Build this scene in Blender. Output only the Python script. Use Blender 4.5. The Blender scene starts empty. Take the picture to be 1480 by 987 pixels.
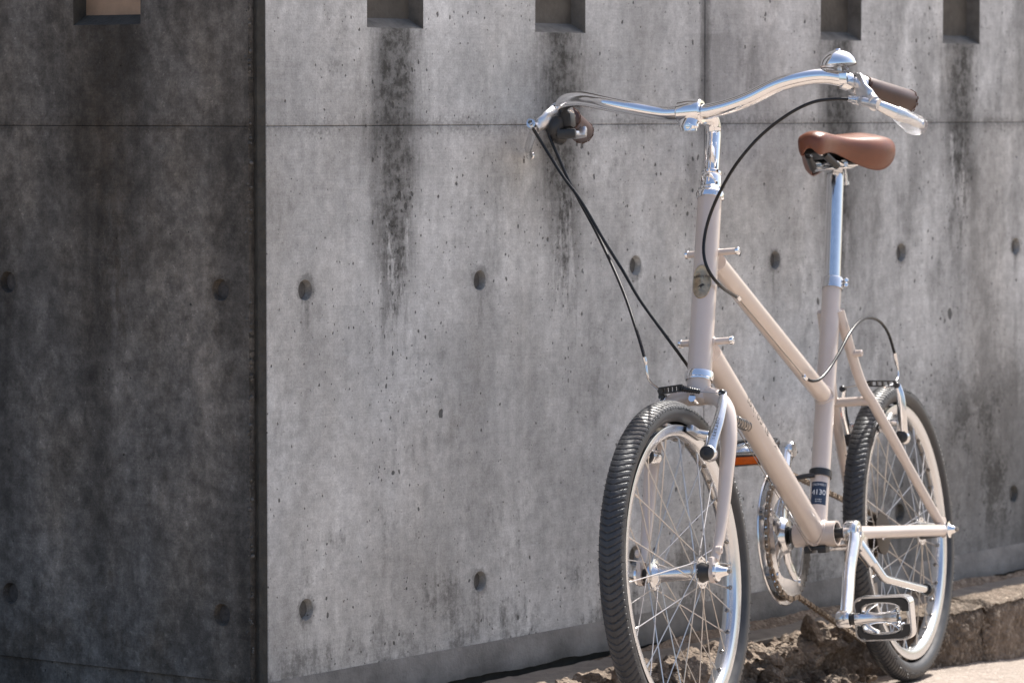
import bpy, bmesh, math, random
from math import pi, sin, cos, tan, sqrt, atan2, radians
from mathutils import Vector, Matrix, noise
random.seed(4)
S = bpy.context.scene
COL = S.collection

# ------------------------------------------------------------------ camera
cam_d = bpy.data.cameras.new("camera")
cam = bpy.data.objects.new("camera", cam_d); COL.objects.link(cam)
cam.location = (0, 0, 0.93)
cam.rotation_euler = (radians(90 - 3.448), 0, 0)
cam_d.sensor_width = 36; cam_d.lens = 135.0
cam_d.clip_start = 0.1; cam_d.clip_end = 2000
cam_d.dof.use_dof = True; cam_d.dof.focus_distance = 5.32; cam_d.dof.aperture_fstop = 10.0
S.camera = cam
# ------------------------------------------------------------------ light
SUN_AZ = radians(32.9); SUN_EL = radians(55)
w = bpy.data.worlds.new("World"); S.world = w; w.use_nodes = True
nt = w.node_tree; bg = nt.nodes["Background"]
sky = nt.nodes.new("ShaderNodeTexSky"); sky.sky_type = 'NISHITA'; sky.sun_disc = False
sky.sun_elevation = SUN_EL; sky.sun_rotation = SUN_AZ
sky.air_density = 1.0; sky.dust_density = 4.0; sky.ozone_density = 1.2
nt.links.new(sky.outputs[0], bg.inputs[0]); bg.inputs[1].default_value = 0.125
sd = bpy.data.lights.new("sun", 'SUN'); sd.energy = 5.0; sd.angle = radians(0.53); sd.color = (1, .965, .91)
sun = bpy.data.objects.new("sun", sd); COL.objects.link(sun)
sv = Vector((sin(SUN_AZ)*cos(SUN_EL), cos(SUN_AZ)*cos(SUN_EL), sin(SUN_EL)))
sun.rotation_euler = sv.to_track_quat('Z', 'Y').to_euler(); sun.location = sv*20
S.view_settings.view_transform = 'Standard'; S.view_settings.look = 'None'
S.view_settings.exposure = 0.87; S.view_settings.gamma = 1.0
S.cycles.max_bounces = 8; S.cycles.diffuse_bounces = 4; S.cycles.sample_clamp_indirect = 6

# ------------------------------------------------------------------ node helper
class X:
    """a float socket (or number) with arithmetic that builds Math nodes"""
    def __init__(s, g, v): s.g, s.v = g, v
    def op(s, o, b=None, c=None): return s.g.m(o, s, b, c)
    def __add__(s, b): return s.op('ADD', b)
    __radd__ = __add__
    def __sub__(s, b): return s.op('SUBTRACT', b)
    def __rsub__(s, b): return s.g.m('SUBTRACT', b, s)
    def __mul__(s, b): return s.op('MULTIPLY', b)
    __rmul__ = __mul__
    def __truediv__(s, b): return s.op('DIVIDE', b)
    def abs(s): return s.op('ABSOLUTE')
    def fract(s): return s.op('FRACT')
    def pow(s, b): return s.op('POWER', b)
    def ss(s, a, b):
        n = s.g.n("ShaderNodeMapRange", interpolation_type='SMOOTHSTEP')
        s.g.set(n.inputs[0], s); n.inputs[1].default_value = a; n.inputs[2].default_value = b
        return X(s.g, n.outputs[0])
    def clamp(s):
        return s.ss01(0, 1)
    def ss01(s, a, b):
        n = s.g.n("ShaderNodeMapRange"); s.g.set(n.inputs[0], s)
        n.inputs[1].default_value = a; n.inputs[2].default_value = b
        return X(s.g, n.outputs[0])
class G:
    def __init__(s, name):
        s.mat = bpy.data.materials.new(name); s.mat.use_nodes = True
        s.t = s.mat.node_tree; s.b = s.t.nodes["Principled BSDF"]; s.out = s.t.nodes["Material Output"]
        s.tc = s.t.nodes.new("ShaderNodeTexCoord")
    def n(s, typ, **k):
        n = s.t.nodes.new(typ)
        for a, v in k.items(): setattr(n, a, v)
        return n
    def set(s, sock, v):
        if isinstance(v, X): v = v.v
        if isinstance(v, bpy.types.NodeSocket): s.t.links.new(v, sock)
        elif isinstance(v, (tuple, list)) and len(v) == 3 and len(sock.default_value) == 4: sock.default_value = (*v, 1)
        else: sock.default_value = v
    def m(s, o, a, b=None, c=None):
        n = s.n("ShaderNodeMath", operation=o)
        for i, v in enumerate((a, b, c)):
            if v is not None: s.set(n.inputs[i], v)
        return X(s, n.outputs[0])
    def xyz(s):
        n = s.n("ShaderNodeSeparateXYZ"); s.t.links.new(s.tc.outputs['Object'], n.inputs[0])
        return [X(s, o) for o in n.outputs]
    def vec(s, scale=(1, 1, 1), loc=(0, 0, 0)):
        n = s.n("ShaderNodeMapping"); s.t.links.new(s.tc.outputs['Object'], n.inputs[0])
        n.inputs['Scale'].default_value = scale; n.inputs['Location'].default_value = loc
        return n.outputs[0]
    def noise(s, scale, det=4, rough=.55, vec=None, dist=0):
        n = s.n("ShaderNodeTexNoise"); s.t.links.new(vec or s.tc.outputs['Object'], n.inputs['Vector'])
        n.inputs['Scale'].default_value = scale; n.inputs['Detail'].default_value = det
        n.inputs['Roughness'].default_value = rough; n.inputs['Distortion'].default_value = dist
        return X(s, n.outputs[0])
    def vor(s, scale, vec=None, feature='F1', rnd=1):
        n = s.n("ShaderNodeTexVoronoi", feature=feature); s.t.links.new(vec or s.tc.outputs['Object'], n.inputs['Vector'])
        n.inputs['Scale'].default_value = scale; n.inputs['Randomness'].default_value = rnd
        return X(s, n.outputs['Distance']), (n.outputs['Color'] if 'Color' in n.outputs else None)
    def red(s, col):
        n = s.n("ShaderNodeSeparateColor"); s.t.links.new(col, n.inputs[0]); return X(s, n.outputs[0]), X(s, n.outputs[1])
    def mix(s, f, a, b, mode='MIX'):
        n = s.n("ShaderNodeMix", data_type='RGBA', blend_type=mode)
        s.set(n.inputs[0], f); s.set(n.inputs[6], a); s.set(n.inputs[7], b)
        return n.outputs[2]
    def bump(s, h, dist, strength=1, nrm=None):
        n = s.n("ShaderNodeBump"); s.set(n.inputs['Height'], h); n.inputs['Distance'].default_value = dist
        n.inputs['Strength'].default_value = strength
        if nrm: s.t.links.new(nrm, n.inputs['Normal'])
        return n.outputs[0]
    def done(s, col, rough=.5, metal=0, nrm=None, **k):
        s.set(s.b.inputs['Base Color'], col); s.set(s.b.inputs['Roughness'], rough); s.set(s.b.inputs['Metallic'], metal)
        if nrm: s.t.links.new(nrm, s.b.inputs['Normal'])
        for a, v in k.items(): s.set(s.b.inputs[a.replace('_', ' ')], v)
        return s.mat

def simple(name, col, rough=.4, metal=0, var=.08, scale=40, rvar=.1, bump=0, bscale=400, **k):
    g = G(name); n = g.noise(scale, 4, .6)
    c = g.mix(n.ss01(.3, .7), tuple(x*(1-var) for x in col), tuple(min(1, x*(1+var)) for x in col))
    r = n.ss01(.3, .7)*rvar + (rough - rvar/2)
    nr = g.bump(g.noise(bscale, 3, .6), bump) if bump else None
    return g.done(c, r, metal, nr, **k)

M = {}
def paint():
    g = G("frame_paint"); n = g.noise(30, 4); d = g.noise(700, 2)
    c = g.mix(n.ss01(.3, .7), (.570, .485, .428), (.610, .520, .462))
    return g.done(c, n*.08 + .30, 0, g.bump(d, .00001), Coat_Weight=1.0, Coat_Roughness=.025)
M['paint'] = paint()
M['chrome'] = simple("chrome", (.88, .88, .89), .07, 1, .03, 60, .05)
M['alloy'] = simple("polished_aluminium", (.77, .775, .785), .19, 1, .04, 90, .1)
M['rim'] = simple("machined_rim", (.70, .71, .73), .24, 1, .02, 30, .03)
M['satin'] = simple("satin_aluminium", (.72, .72, .73), .34, 1, .06, 120, .1)
M['spoke'] = simple("stainless_spoke", (.58, .55, .52), .34, 1, .05, 100, .1)
M['steel'] = simple("dark_steel", (.32, .30, .28), .35, 1, .15, 200, .15)
M['cog'] = simple("greasy_steel", (.10, .085, .072), .55, .8, .3, 200, .15)
M['chain'] = simple("oiled_chain", (.34, .28, .225), .36, 1, .25, 160, .15)
M['rubber'] = simple("tyre_rubber", (.034, .034, .036), .46, 0, .3, 60, .16, .0001, 900)
M['plastic'] = simple("black_plastic", (.022, .022, .023), .38, 0, .2, 90, .15)
M['hose'] = simple("black_cable_housing", (.011, .011, .012), .30, 0, .2, 90, .1, Specular_IOR_Level=.35)
M['leather'] = simple("brown_saddle_leather", (.150, .041, .014), .38, 0, .16, 25, .10, .00018, 800, Specular_IOR_Level=.6)
M['grip'] = simple("dark_brown_leather", (.050, .022, .016), .40, 0, .15, 60, .1, .00012, 1000, Specular_IOR_Level=.55)
M['stitch'] = simple("brown_thread", (.10, .05, .035), .8, 0, .2, 300, .1)
M['badge'] = simple("antique_brass_badge", (.50, .38, .25), .42, 1, .25, 150, .2)
M['badgedark'] = simple("dark_badge_lettering", (.06, .05, .04), .5, .5)
M['navy'] = simple("navy_sticker", (.022, .036, .070), .4, 0, .1)
M['print'] = simple("white_print", (.72, .74, .76), .5, 0, .03)
M['decal'] = simple("grey_brown_decal", (.10, .085, .075), .45, 0, .1)
M['amber'] = simple("orange_reflector", (.75, .13, .012), .18, 0, .15, 500, .1)
def wrap():
    g = G("clear_plastic_film"); g.b.inputs['Transmission Weight'].default_value = .9
    return g.done((.93, .93, .92), .08, 0, g.bump(g.noise(220, 3), .004), IOR=1.25, Alpha=.72)
M['film'] = wrap()

JOINT = .9075; VJ = 1.0902; SLOT0 = .289; PITCH = .405
def concrete(name, base, warm, dark_k, streak=1.0, uaxis=0, grime=.5, contrast=1.0):
    g = G(name); P = g.xyz(); u, z = P[uaxis], P[2]
    big = g.noise(1.7, 5, .6); mid = g.noise(8, 6, .65); fine = g.noise(55, 6, .72); grit = g.noise(330, 3, .7)
    ver = g.noise(3.0, 5, .6, g.vec((5, 5, .55)))
    ver2 = g.noise(9.0, 4, .6, g.vec((6, 6, .35), (3, 1, 2)))
    brush = g.noise(5.0, 5, .7, g.vec((2, 2, 90), (1, 5, 3)))
    cloud = g.noise(4.4, 6, .62, g.vec((1, 1, .7), (9, 3, 5)), .6)
    k = contrast
    def mod(n, a, b, amt): return n.ss01(a, b)*(amt*k) + (1 - amt*k/2)
    pep = g.noise(190, 5, .78, None, .4).ss(.60, .70)
    val = mod(big, .36, .64, .32)*mod(mid, .36, .64, .22)*mod(fine, .36, .64, .30)*mod(grit, .34, .66, .24)*mod(ver, .36, .64, .15)*mod(ver2, .34, .66, .08)*mod(brush, .34, .66, .11)*mod(cloud, .38, .62, .28)*(1 - pep*.30)
    if uaxis == 1:
        band = g.noise(1.9, 4, .6, g.vec((3.2, 3.2, .28), (2, 0, 5))); mott = g.noise(22, 7, .78)
        fleck = g.noise(95, 4, .8).ss(.60, .70); f2 = g.noise(48, 6, .8)
        val = val*mod(band, .36, .62, .85)*mod(mott, .40, .60, .36)*mod(f2, .40, .60, .36)*(fleck*.7 + 1)*(pep*-.35 + 1)*mod(g.noise(6, 6, .7), .40, .60, .22)
    tint = g.mix(g.noise(3.3, 4, .6, g.vec((1, 1, .6), (7, 2, 0))).ss(.42, .66), base, warm)
    comb = g.n("ShaderNodeCombineColor")
    for i in range(3): g.set(comb.inputs[i], val)
    c = g.mix(1.0, tint, comb.outputs[0], 'MULTIPLY')
    # lime bloom, pale runs
    c = g.mix((ver*.6 + cloud*.4).ss(.56, .70)*.22, c, tuple(min(1, x*1.28) for x in base))
    # soot runs below the slots
    ph = SLOT0 if uaxis == 0 else .279
    cell = (u - ph)/PITCH + .5
    wn = g.n("ShaderNodeTexWhiteNoise", noise_dimensions='1D'); g.set(wn.inputs['W'], cell.op('FLOOR') + 3.0)
    wr, wq = g.red(wn.outputs['Color'])
    speck = g.noise(120, 4, .75); smear = g.noise(20, 5, .7, g.vec((2.6, 2.6, .5), (5, 1, 7)))
    wander = (g.noise(3.2, 3, .5, g.vec((.2, .2, 1), (3, 7, 1))) - .5)*.06
    low = z.ss(1.05, .45)                              # 0 at the sill, 1 far below
    du = ((cell.fract() - .5)*PITCH + wander*low + (wr - .5)*.030*low).abs()
    wob = (mid - .5)*.07 + (speck - .5)*.04 + (smear - .5)*.08
    side = (du + wob + low*.018).ss(.098, .016)
    dens = (z + (smear - .5)*.42 + (wq - .5)*.26).ss(.50, 1.03)*(z + (mid - .5)*.012).ss(1.056, 1.044)
    rag = (speck*.34 + fine*.24 + smear*.42 + dens*.46 + (wr - .5)*.10).ss(.54, .80)
    st = side*rag*dens.ss(.0, .35)*streak*(fine.ss(.36, .62)*.40 + .62)
    if uaxis == 0: st = st*(1 - (u - 1.1).abs().ss(.17, .12)*.75)
    # mould ring and drip at the tie holes
    h0 = .0842 if uaxis == 0 else .0695
    hx = (((u - h0)/.4055 + .5).fract() - .5)*.4055
    hz = ((z - .23)/.452 + .5).fract()*.452 - .226
    hr = (hx*hx + hz*hz).op('SQRT')
    ring = (hr + (speck - .5)*.022 + (fine - .5)*.016).ss(.024, .015)*.45
    drip = (hx.abs() + (fine - .5)*.012).ss(.013, .004)*hz.ss(-.10, -.02)*hz.ss(.0, -.012)*smear.ss(.35, .6)*.5
    st = 1 - (1 - st)*(1 - ring*z.ss(.95, .90))*(1 - drip*z.ss(.95, .90))
    # grey mould along the pour joint, dirt low down, general grime, seam
    jd = (z - JOINT).abs()
    js = (mid*.5 + speck*.5 - jd*6.0).ss(.38, .58)*jd.ss(.085, .0)*.8
    lowp = (mid*.5 + smear*.25 + speck*.2 + (.45 - z).ss01(0, .4)*.16 + ((u - 1.45).ss(0, .40)*.20 if uaxis == 0 else 0)).ss(.56, .68)*z.ss(.60, .28)*min(1, grime*1.5)
    gn = g.noise(5.2, 7, .70, g.vec((1.6, 1.6, .7), (4, 4, 9)))
    gr = (gn + (u - .9).ss(0, 1.1)*(.15 if uaxis == 0 else 0)).ss(.56, .72)*grime
    s2 = g.noise(26, 6, .75, g.vec((1, 1, .8), (2, 8, 1)))
    mould = (s2*.6 + cloud*.4).ss(.555, .62)*cloud.ss(.46, .60)*grime
    m2 = (mid*.45 + cloud*.35 + speck*.20).ss(.49, .57)*z.ss(.52, .36)*z.ss(.10, .22)*((u - 1.62).ss(0, .25) if uaxis == 0 else 0*u)
    stain = 1 - (1 - m2*.85)*(1 - st*.92)*(1 - js*.62)*(1 - lowp*.66)*(1 - gr*.55)*(1 - mould*.38)
    if uaxis == 0: stain = 1 - (1 - stain)*(1 - ((u - VJ).abs() + wob*.3).ss(.022, .004)*z.ss(.80, .95)*.62)
    w3 = sum(warm)/3; c = g.mix(stain, c, g.mix(1.0, c, tuple(x/w3*dark_k for x in warm), 'MULTIPLY'))
    # air voids, ragged, in loose clusters
    wv = g.n("ShaderNodeTexNoise"); wv.inputs['Scale'].default_value = 60; wv.inputs['Detail'].default_value = 3
    g.t.links.new(g.tc.outputs['Object'], wv.inputs['Vector'])
    vm = g.n("ShaderNodeVectorMath", operation='MULTIPLY_ADD'); g.t.links.new(wv.outputs['Color'], vm.inputs[0])
    vm.inputs[1].default_value = (.010, .010, .010); g.t.links.new(g.tc.outputs['Object'], vm.inputs[2]); wp = vm.outputs[0]
    mp = g.n("ShaderNodeMapping"); g.t.links.new(wp, mp.inputs[0]); mp.inputs['Scale'].default_value = (1, 1, .75); wp = mp.outputs[0]
    clus = (cloud*.5 + big*.5).ss(.40, .60)*.10 + side*z.ss(1.05, .85)*z.ss(.35, .60)*.14*streak
    def voids(scale, lo, amp, soft):
        d, c_ = g.vor(scale, wp); r, q = g.red(c_)
        e = (r + clus - lo).op('MAXIMUM', 0)
        return (d - e*amp).ss(soft, -soft)*e.ss(.0, .015)
    pit = voids(25, .855, .62, .010).op('MAXIMUM', voids(66, .785, .70, .02)).op('MAXIMUM', voids(150, .74, .70, .035)*.9)
    c = g.mix(pit*.80, c, tuple(x*.12 for x in warm))
    h = mid*.35 + fine*.55 + grit*.25 + ver2*.15 + brush*.12 - pit*1.7
    return g.done(c, .88, 0, g.bump(h, .0024, .85), Specular_IOR_Level=.25)
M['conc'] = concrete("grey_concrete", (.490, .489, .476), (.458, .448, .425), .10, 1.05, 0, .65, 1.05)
M['concl'] = concrete("shaded_grimy_concrete", (.098, .0915, .0835), (.106, .0925, .0770), .36, .9, 1, .75, 1.1)  # left face: its shade is painted into the base colour, along with grime
M['cham'] = simple("stained_chamfer", (.047, .044, .037), .9, 0, .35, 45, .05, .002, 160)
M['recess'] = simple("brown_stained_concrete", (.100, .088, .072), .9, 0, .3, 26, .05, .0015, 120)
M['tie'] = simple("tie_plug_mortar", (.105, .098, .09), .92, 0, .25, 160, .05, .001, 300)
M['jamb'] = simple("slot_reveal_concrete", (.155, .145, .13), .9, 0, .3, 40, .05, .0015, 120)
M['aggr'] = simple("exposed_aggregate", (.078, .072, .064), .85, 0, .6, 90, .05)
M['slot_back'] = simple("tan_slot_back", (.27, .185, .125), .8, 0, .2, 22, .05, .001, 90)  # back of the left slots, a paler tan than the wall round them
M['tiel'] = simple("dark_tie_mortar", (.060, .056, .054), .92, 0, .35, 160, .05, .001, 300)  # plug mortar darkened to match the shade painted into the left face
M['core'] = simple("dark_wall_core", (.045, .042, .036), .95, 0, .3, 50, .05)
M['strip'] = simple("grey_base_render", (.225, .217, .205), .9, 0, .42, 11, .05, .0012, 200)
M['slab'] = simple("gutter_concrete", (.150, .132, .114), .9, 0, .25, 35, .05, .0015, 220)
def ground_mat(name, a, b, speck, bscale=220, bd=.0022):
    g = G(name); n = g.noise(3, 6, .65); f = g.noise(70, 5, .7); v, vc = g.vor(170); r, q = g.red(vc)
    c = g.mix((n*.5 + f*.5).ss(.36, .64), a, b)
    c = g.mix(r.ss(.72, .95)*.6, c, speck); c = g.mix(f.ss(.60, .74)*.55, c, tuple(x*.35 for x in a))
    return g.done(c, .9, 0, g.bump(f*.7 - v*.9 + n*.4, bd), Specular_IOR_Level=.25)
M['road'] = ground_mat("worn_road", (.235, .195, .165), (.315, .265, .225), (.42, .36, .31))
M['kerb'] = ground_mat("weathered_kerb", (.075, .056, .041), (.235, .180, .137), (.33, .27, .21), 150, .004)

# ------------------------------------------------------------------ mesh helpers
class MB:
    def __init__(s): s.v, s.f, s.mi = [], [], []
    def add(s, vs, fs, mi=0):
        o = len(s.v); s.v += [tuple(v) for v in vs]; s.f += [tuple(i+o for i in f) for f in fs]; s.mi += [mi]*len(fs)
        return s
    def build(s, name, mats, parent=None, sharp=40, loc=None, smooth=True, kind=None, label=None, weld=False):
        me = bpy.data.meshes.new(name); me.from_pydata(s.v, [], s.f)
        for m in (mats if isinstance(mats, (list, tuple)) else [mats]): me.materials.append(m)
        if any(s.mi): me.polygons.foreach_set('material_index', s.mi)
        bm = bmesh.new(); bm.from_mesh(me)
        if weld: bmesh.ops.remove_doubles(bm, verts=bm.verts, dist=1e-6)
        bmesh.ops.recalc_face_normals(bm, faces=bm.faces); bm.to_mesh(me); bm.free()
        if smooth:
            me.polygons.foreach_set('use_smooth', [True]*len(me.polygons))
            me.set_sharp_from_angle(angle=radians(sharp))
        me.update()
        return link(name, me, parent, loc, kind, label)
    def tube(s, pts, r, n=14, caps=True, mi=0, flat=1.0, up=None):
        pts = [Vector(p) for p in pts]; k = len(pts)
        rr = r if isinstance(r, (list, tuple)) else [r]*k
        t0 = (pts[1]-pts[0]).normalized()
        a = Vector(up) if up else (Vector((0, 1, 0)) if abs(t0.y) < .9 else Vector((1, 0, 0)))
        a = (a - t0*a.dot(t0)).normalized(); vs, fs = [], []
        for i, p in enumerate(pts):
            t = (pts[min(i+1, k-1)] - pts[max(i-1, 0)]).normalized()
            a = (a - t*a.dot(t)).normalized(); b = t.cross(a)
            ra = rr[i] if not isinstance(rr[i], tuple) else rr[i][0]; rb = rr[i]*flat if not isinstance(rr[i], tuple) else rr[i][1]
            for j in range(n):
                q = 2*pi*j/n; vs.append(p + a*cos(q)*ra + b*sin(q)*rb)
        for i in range(k-1):
            for j in range(n): fs.append((i*n+j, i*n+(j+1) % n, (i+1)*n+(j+1) % n, (i+1)*n+j))
        if caps: fs.append(tuple(range(n))[::-1]); fs.append(tuple((k-1)*n+j for j in range(n)))
        return s.add(vs, fs, mi)
    def lathe(s, prof, o, ax, n=32, mi=0, closed=False):
        ax = Vector(ax).normalized(); o = Vector(o)
        a = ax.orthogonal().normalized(); b = ax.cross(a); vs, fs = [], []
        for (h, r) in prof:
            for j in range(n):
                q = 2*pi*j/n; vs.append(o + ax*h + (a*cos(q)+b*sin(q))*max(r, 1e-5))
        k = len(prof)
        for i in range(k if closed else k-1):
            i2 = (i+1) % k
            for j in range(n): fs.append((i*n+j, i*n+(j+1) % n, i2*n+(j+1) % n, i2*n+j))
        return s.add(vs, fs, mi)
    def box(s, c, ax, half, bev=0, mi=0, seg=2):
        """ax: three axes, half: three half sizes"""
        bm = bmesh.new(); bmesh.ops.create_cube(bm, size=2)
        for v in bm.verts: v.co = Vector((v.co.x*half[0], v.co.y*half[1], v.co.z*half[2]))
        if bev: bmesh.ops.bevel(bm, geom=bm.edges[:], offset=bev, segments=seg, affect='EDGES', profile=.6)
        ax = [Vector(a).normalized() for a in ax]; c = Vector(c)
        bm.verts.index_update()
        vs = [c + ax[0]*v.co.x + ax[1]*v.co.y + ax[2]*v.co.z for v in bm.verts]
        fs = [tuple(v.index for v in f.verts) for f in bm.faces]; bm.free()
        return s.add(vs, fs, mi)
    def strip(s, A, B, dvec, mi=0, closed=False):
        """solid between two outlines A and B, thickened by dvec"""
        A = [Vector(p) for p in A]; B = [Vector(p) for p in B]; d = Vector(dvec); n = len(A)
        vs = A + B + [p+d for p in A] + [p+d for p in B]; fs = []
        rng = range(n if closed else n-1)
        for i in rng:
            j = (i+1) % n
            fs += [(i, j, n+j, n+i), (2*n+j, 2*n+i, 3*n+i, 3*n+j), (j, i, 2*n+i, 2*n+j), (n+i, n+j, 3*n+j, 3*n+i)]
        if not closed: fs += [(0, n, 3*n, 2*n), (n-1, 3*n-1, 4*n-1, 2*n-1)]
        return s.add(vs, fs, mi)
def link(name, data, parent=None, loc=None, kind=None, label=None):
    o = bpy.data.objects.new(name, data); COL.objects.link(o)
    if parent: o.parent = parent
    if loc is not None: o.location = loc
    if kind: o['kind'] = kind
    if label: o['label'] = label
    return o
def spl(pts, n=8):
    """Catmull-Rom through points"""
    P = [Vector(p) for p in pts]; P = [P[0]*2-P[1]] + P + [P[-1]*2-P[-2]]; out = []
    for i in range(1, len(P)-2):
        for k in range(n):
            t = k/n; a, b, c, d = P[i-1], P[i], P[i+1], P[i+2]
            out.append(.5*((2*b) + (c-a)*t + (2*a-5*b+4*c-d)*t*t + (3*b-a-3*c+d)*t**3))
    out.append(P[-2]); return out
def lerp(a, b, t): return Vector(a)*(1-t) + Vector(b)*t
def V(*a): return Vector(a)
def text_mesh(txt, size, mapf, name, mat, parent, thick=0.0, spacing=1.0):
    """flat print: the letters of a font curve, finely cut and laid on a surface by mapf(x, y)"""
    cu = bpy.data.curves.new("lettering", 'FONT'); cu.body = txt; cu.size = size; cu.align_x = 'CENTER'; cu.align_y = 'CENTER'
    cu.space_character = spacing; cu.resolution_u = 3
    ob = bpy.data.objects.new("lettering", cu); COL.objects.link(ob)
    dg = bpy.context.evaluated_depsgraph_get(); me = bpy.data.meshes.new_from_object(ob.evaluated_get(dg))
    bpy.data.objects.remove(ob); me.name = name
    bm = bmesh.new(); bm.from_mesh(me); bmesh.ops.triangulate(bm, faces=bm.faces[:])
    for v in bm.verts: v.co = mapf(v.co.x, v.co.y)
    bm.to_mesh(me); bm.free(); me.materials.append(mat)
    return link(name, me, parent)
def on_tube(o, ax, e, r):
    """x runs along the axis ax from point o, y round the tube from radial direction e"""
    o, ax, e = Vector(o), Vector(ax).normalized(), Vector(e); e = (e - ax*e.dot(ax)).normalized(); f = ax.cross(e)
    return lambda x, y: o + ax*x + (e*cos(y/r) + f*sin(y/r))*r

# ------------------------------------------------------------------ wall block
# local frame: x along the right-hand face, y into the wall, z up; x = y = 0 is the corner
TW = Vector((.59482, .80386, 0)); NW = Vector((.80386, -.59482, 0))
WALL = Matrix(((TW.x, -NW.x, 0, -.3391), (TW.y, -NW.y, 0, 5.2923), (0, 0, 1, 0), (0, 0, 0, 1)))
wall = link("concrete_wall", None); wall.matrix_world = WALL
wall['label'] = "stained grey concrete wall with round tie holes, narrow slots and a dark corner behind the bicycle"
wall['category'] = "wall"
CH = .016
def panel(name, mat, mapf, u0, u1, z0, z1, holes, slots, gap=.0012, back_mat=None):
    mb = MB(); u0, u1, z0, z1 = u0+gap, u1-gap, z0+.0003, z1-.0003
    b = .0010 if mat is M['conc'] else .0006
    us = {u0+b, u1-b}
    for (u, z, r) in holes: us |= {u-.024, u+.024}
    for (a, c, d, e) in slots: us |= {a, c}
    us = sorted(us)
    for i in range(len(us)-1):
        um = (us[i]+us[i+1])/2; zs = {z0+b, z1-b}
        for (u, z, r) in holes:
            if abs(u-um) < .01: zs |= {z-.024, z+.024}
        for (a, c, d, e) in slots:
            if a < um < c: zs |= {d, e}
        zs = sorted(zs)
        for j in range(len(zs)-1):
            a, c, d, e = us[i], us[i+1], zs[j], zs[j+1]; mu, mz = (a+c)/2, (d+e)/2
            if any(s[0] < mu < s[1] and s[2] < mz < s[3] for s in slots): continue
            hh = [h for h in holes if abs(h[0]-mu) < .01 and abs(h[1]-mz) < .01 and abs((c-a)-.048) < 1e-4]
            if not hh:
                mb.add([mapf(*p) for p in ((a, d, 0), (c, d, 0), (c, e, 0), (a, e, 0))], [(0, 1, 2, 3)])
                continue
            h = hh[0]; n = 32; sq, ci, c2 = [], [], []
            for k in range(n):
                q = 2*pi*k/n + pi/4; x, y = cos(q), sin(q); m = max(abs(x), abs(y))
                sq.append(mapf(mu + x/m*.024, mz + y/m*.024, 0))
                rr = h[2]*(1 + .05*noise.noise(V(mu*9+x, mz*7+y, 3)) + .03*noise.noise(V(mu*9+x*4, mz*7+y*4, 7)))
                ci.append(mapf(mu + x*rr, mz + y*rr, 0)); c2.append(mapf(mu + x*rr*.80, mz + y*rr*.80, .0105))
            fs = [(k, (k+1) % n, n+(k+1) % n, n+k) for k in range(n)] + [(n+k, n+(k+1) % n, 2*n+(k+1) % n, 2*n+k) for k in range(n)]
            mb.add(sq+ci+c2, fs)
    # arris and return of the panel edge
    ring0 = [(u0+b, z0+b, 0), (u1-b, z0+b, 0), (u1-b, z1-b, 0), (u0+b, z1-b, 0)]
    ring1 = [(u0, z0, b), (u1, z0, b), (u1, z1, b), (u0, z1, b)]; ring2 = [(p[0], p[1], .012) for p in ring1]
    for A, B in ((ring0, ring1), (ring1, ring2)):
        for k in range(4): mb.add([mapf(*A[k]), mapf(*A[(k+1) % 4]), mapf(*B[(k+1) % 4]), mapf(*B[k])], [(0, 1, 2, 3)])
    for (a, c, d, e) in slots:      # recess with a sloped sill
        D = .027; dz = .0145
        mb.add([mapf(*p) for p in ((a, d, 0), (c, d, 0), (c, d+dz, D), (a, d+dz, D))], [(0, 1, 2, 3)], 1)
        mb.add([mapf(*p) for p in ((a, e, 0), (c, e, 0), (c, e, D), (a, e, D))], [(0, 1, 2, 3)], 1)
        mb.add([mapf(*p) for p in ((a, d, 0), (a, e, 0), (a, e, D), (a, d+dz, D))], [(0, 1, 2, 3)], 1)
        mb.add([mapf(*p) for p in ((c, d, 0), (c, e, 0), (c, e, D), (c, d+dz, D))], [(0, 1, 2, 3)], 1)
        mb.add([mapf(*p) for p in ((a, d+dz, D), (c, d+dz, D), (c, e, D), (a, e, D))], [(0, 1, 2, 3)], 2)
    o = mb.build(name, [mat, M['jamb'] if mat is M['conc'] else M['cham'], M['recess'] if mat is M['conc'] else M['slot_back']], wall, smooth=False, weld=True)
    for (u, z, r) in holes:
        pl = MB(); n = 20; vs = [mapf(u, z, .0085 + .001*random.random())]
        for ring, dep in ((.45, .0085), (.83, .0098)):
            for k in range(n):
                q = 2*pi*k/n
                vs.append(mapf(u + cos(q)*r*ring, z + sin(q)*r*ring, dep + .0012*noise.noise(V(u*20+cos(q)*ring, z*20+sin(q)*ring, 1))))
        fs = [(0, 1+k, 1+(k+1) % n) for k in range(n)] + [(1+k, n+1+k, n+1+(k+1) % n, 1+(k+1) % n) for k in range(n)]
        pl.add(vs, fs).build("tie_plug", M['tie'] if mat is M['conc'] else M['tiel'], o)
    return o
fr = lambda u, z, d: (u, d, z)                 # right-hand face
fl = lambda u, z, d: (-CH + d, u, z)           # left-hand face
HR = [.0842 + .4055*i for i in range(16)]
for k in range(6):
    u0, u1 = (0 if k == 0 else k*VJ), (k+1)*VJ
    lo = [(u, z, .0150 + .0012*random.random()) for u in HR for z in (.682 + .006*random.uniform(-1, 1), .230) if u0+.03 < u < u1-.03]
    up = [(u, 1.90, .015) for u in HR if u0+.03 < u < u1-.03]
    sl = [(SLOT0 + PITCH*i - .0652, SLOT0 + PITCH*i + .0652, 1.047, 1.75) for i in range(16) if i != 2 and u0+.07 < SLOT0+PITCH*i < u1-.07]
    panel("wall_panel", M['conc'], fr, u0, u1, .135, JOINT, lo, [])
    panel("wall_panel", M['conc'], fr, u0, u1, JOINT, 1.98, up, sl, back_mat=1)
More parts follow.
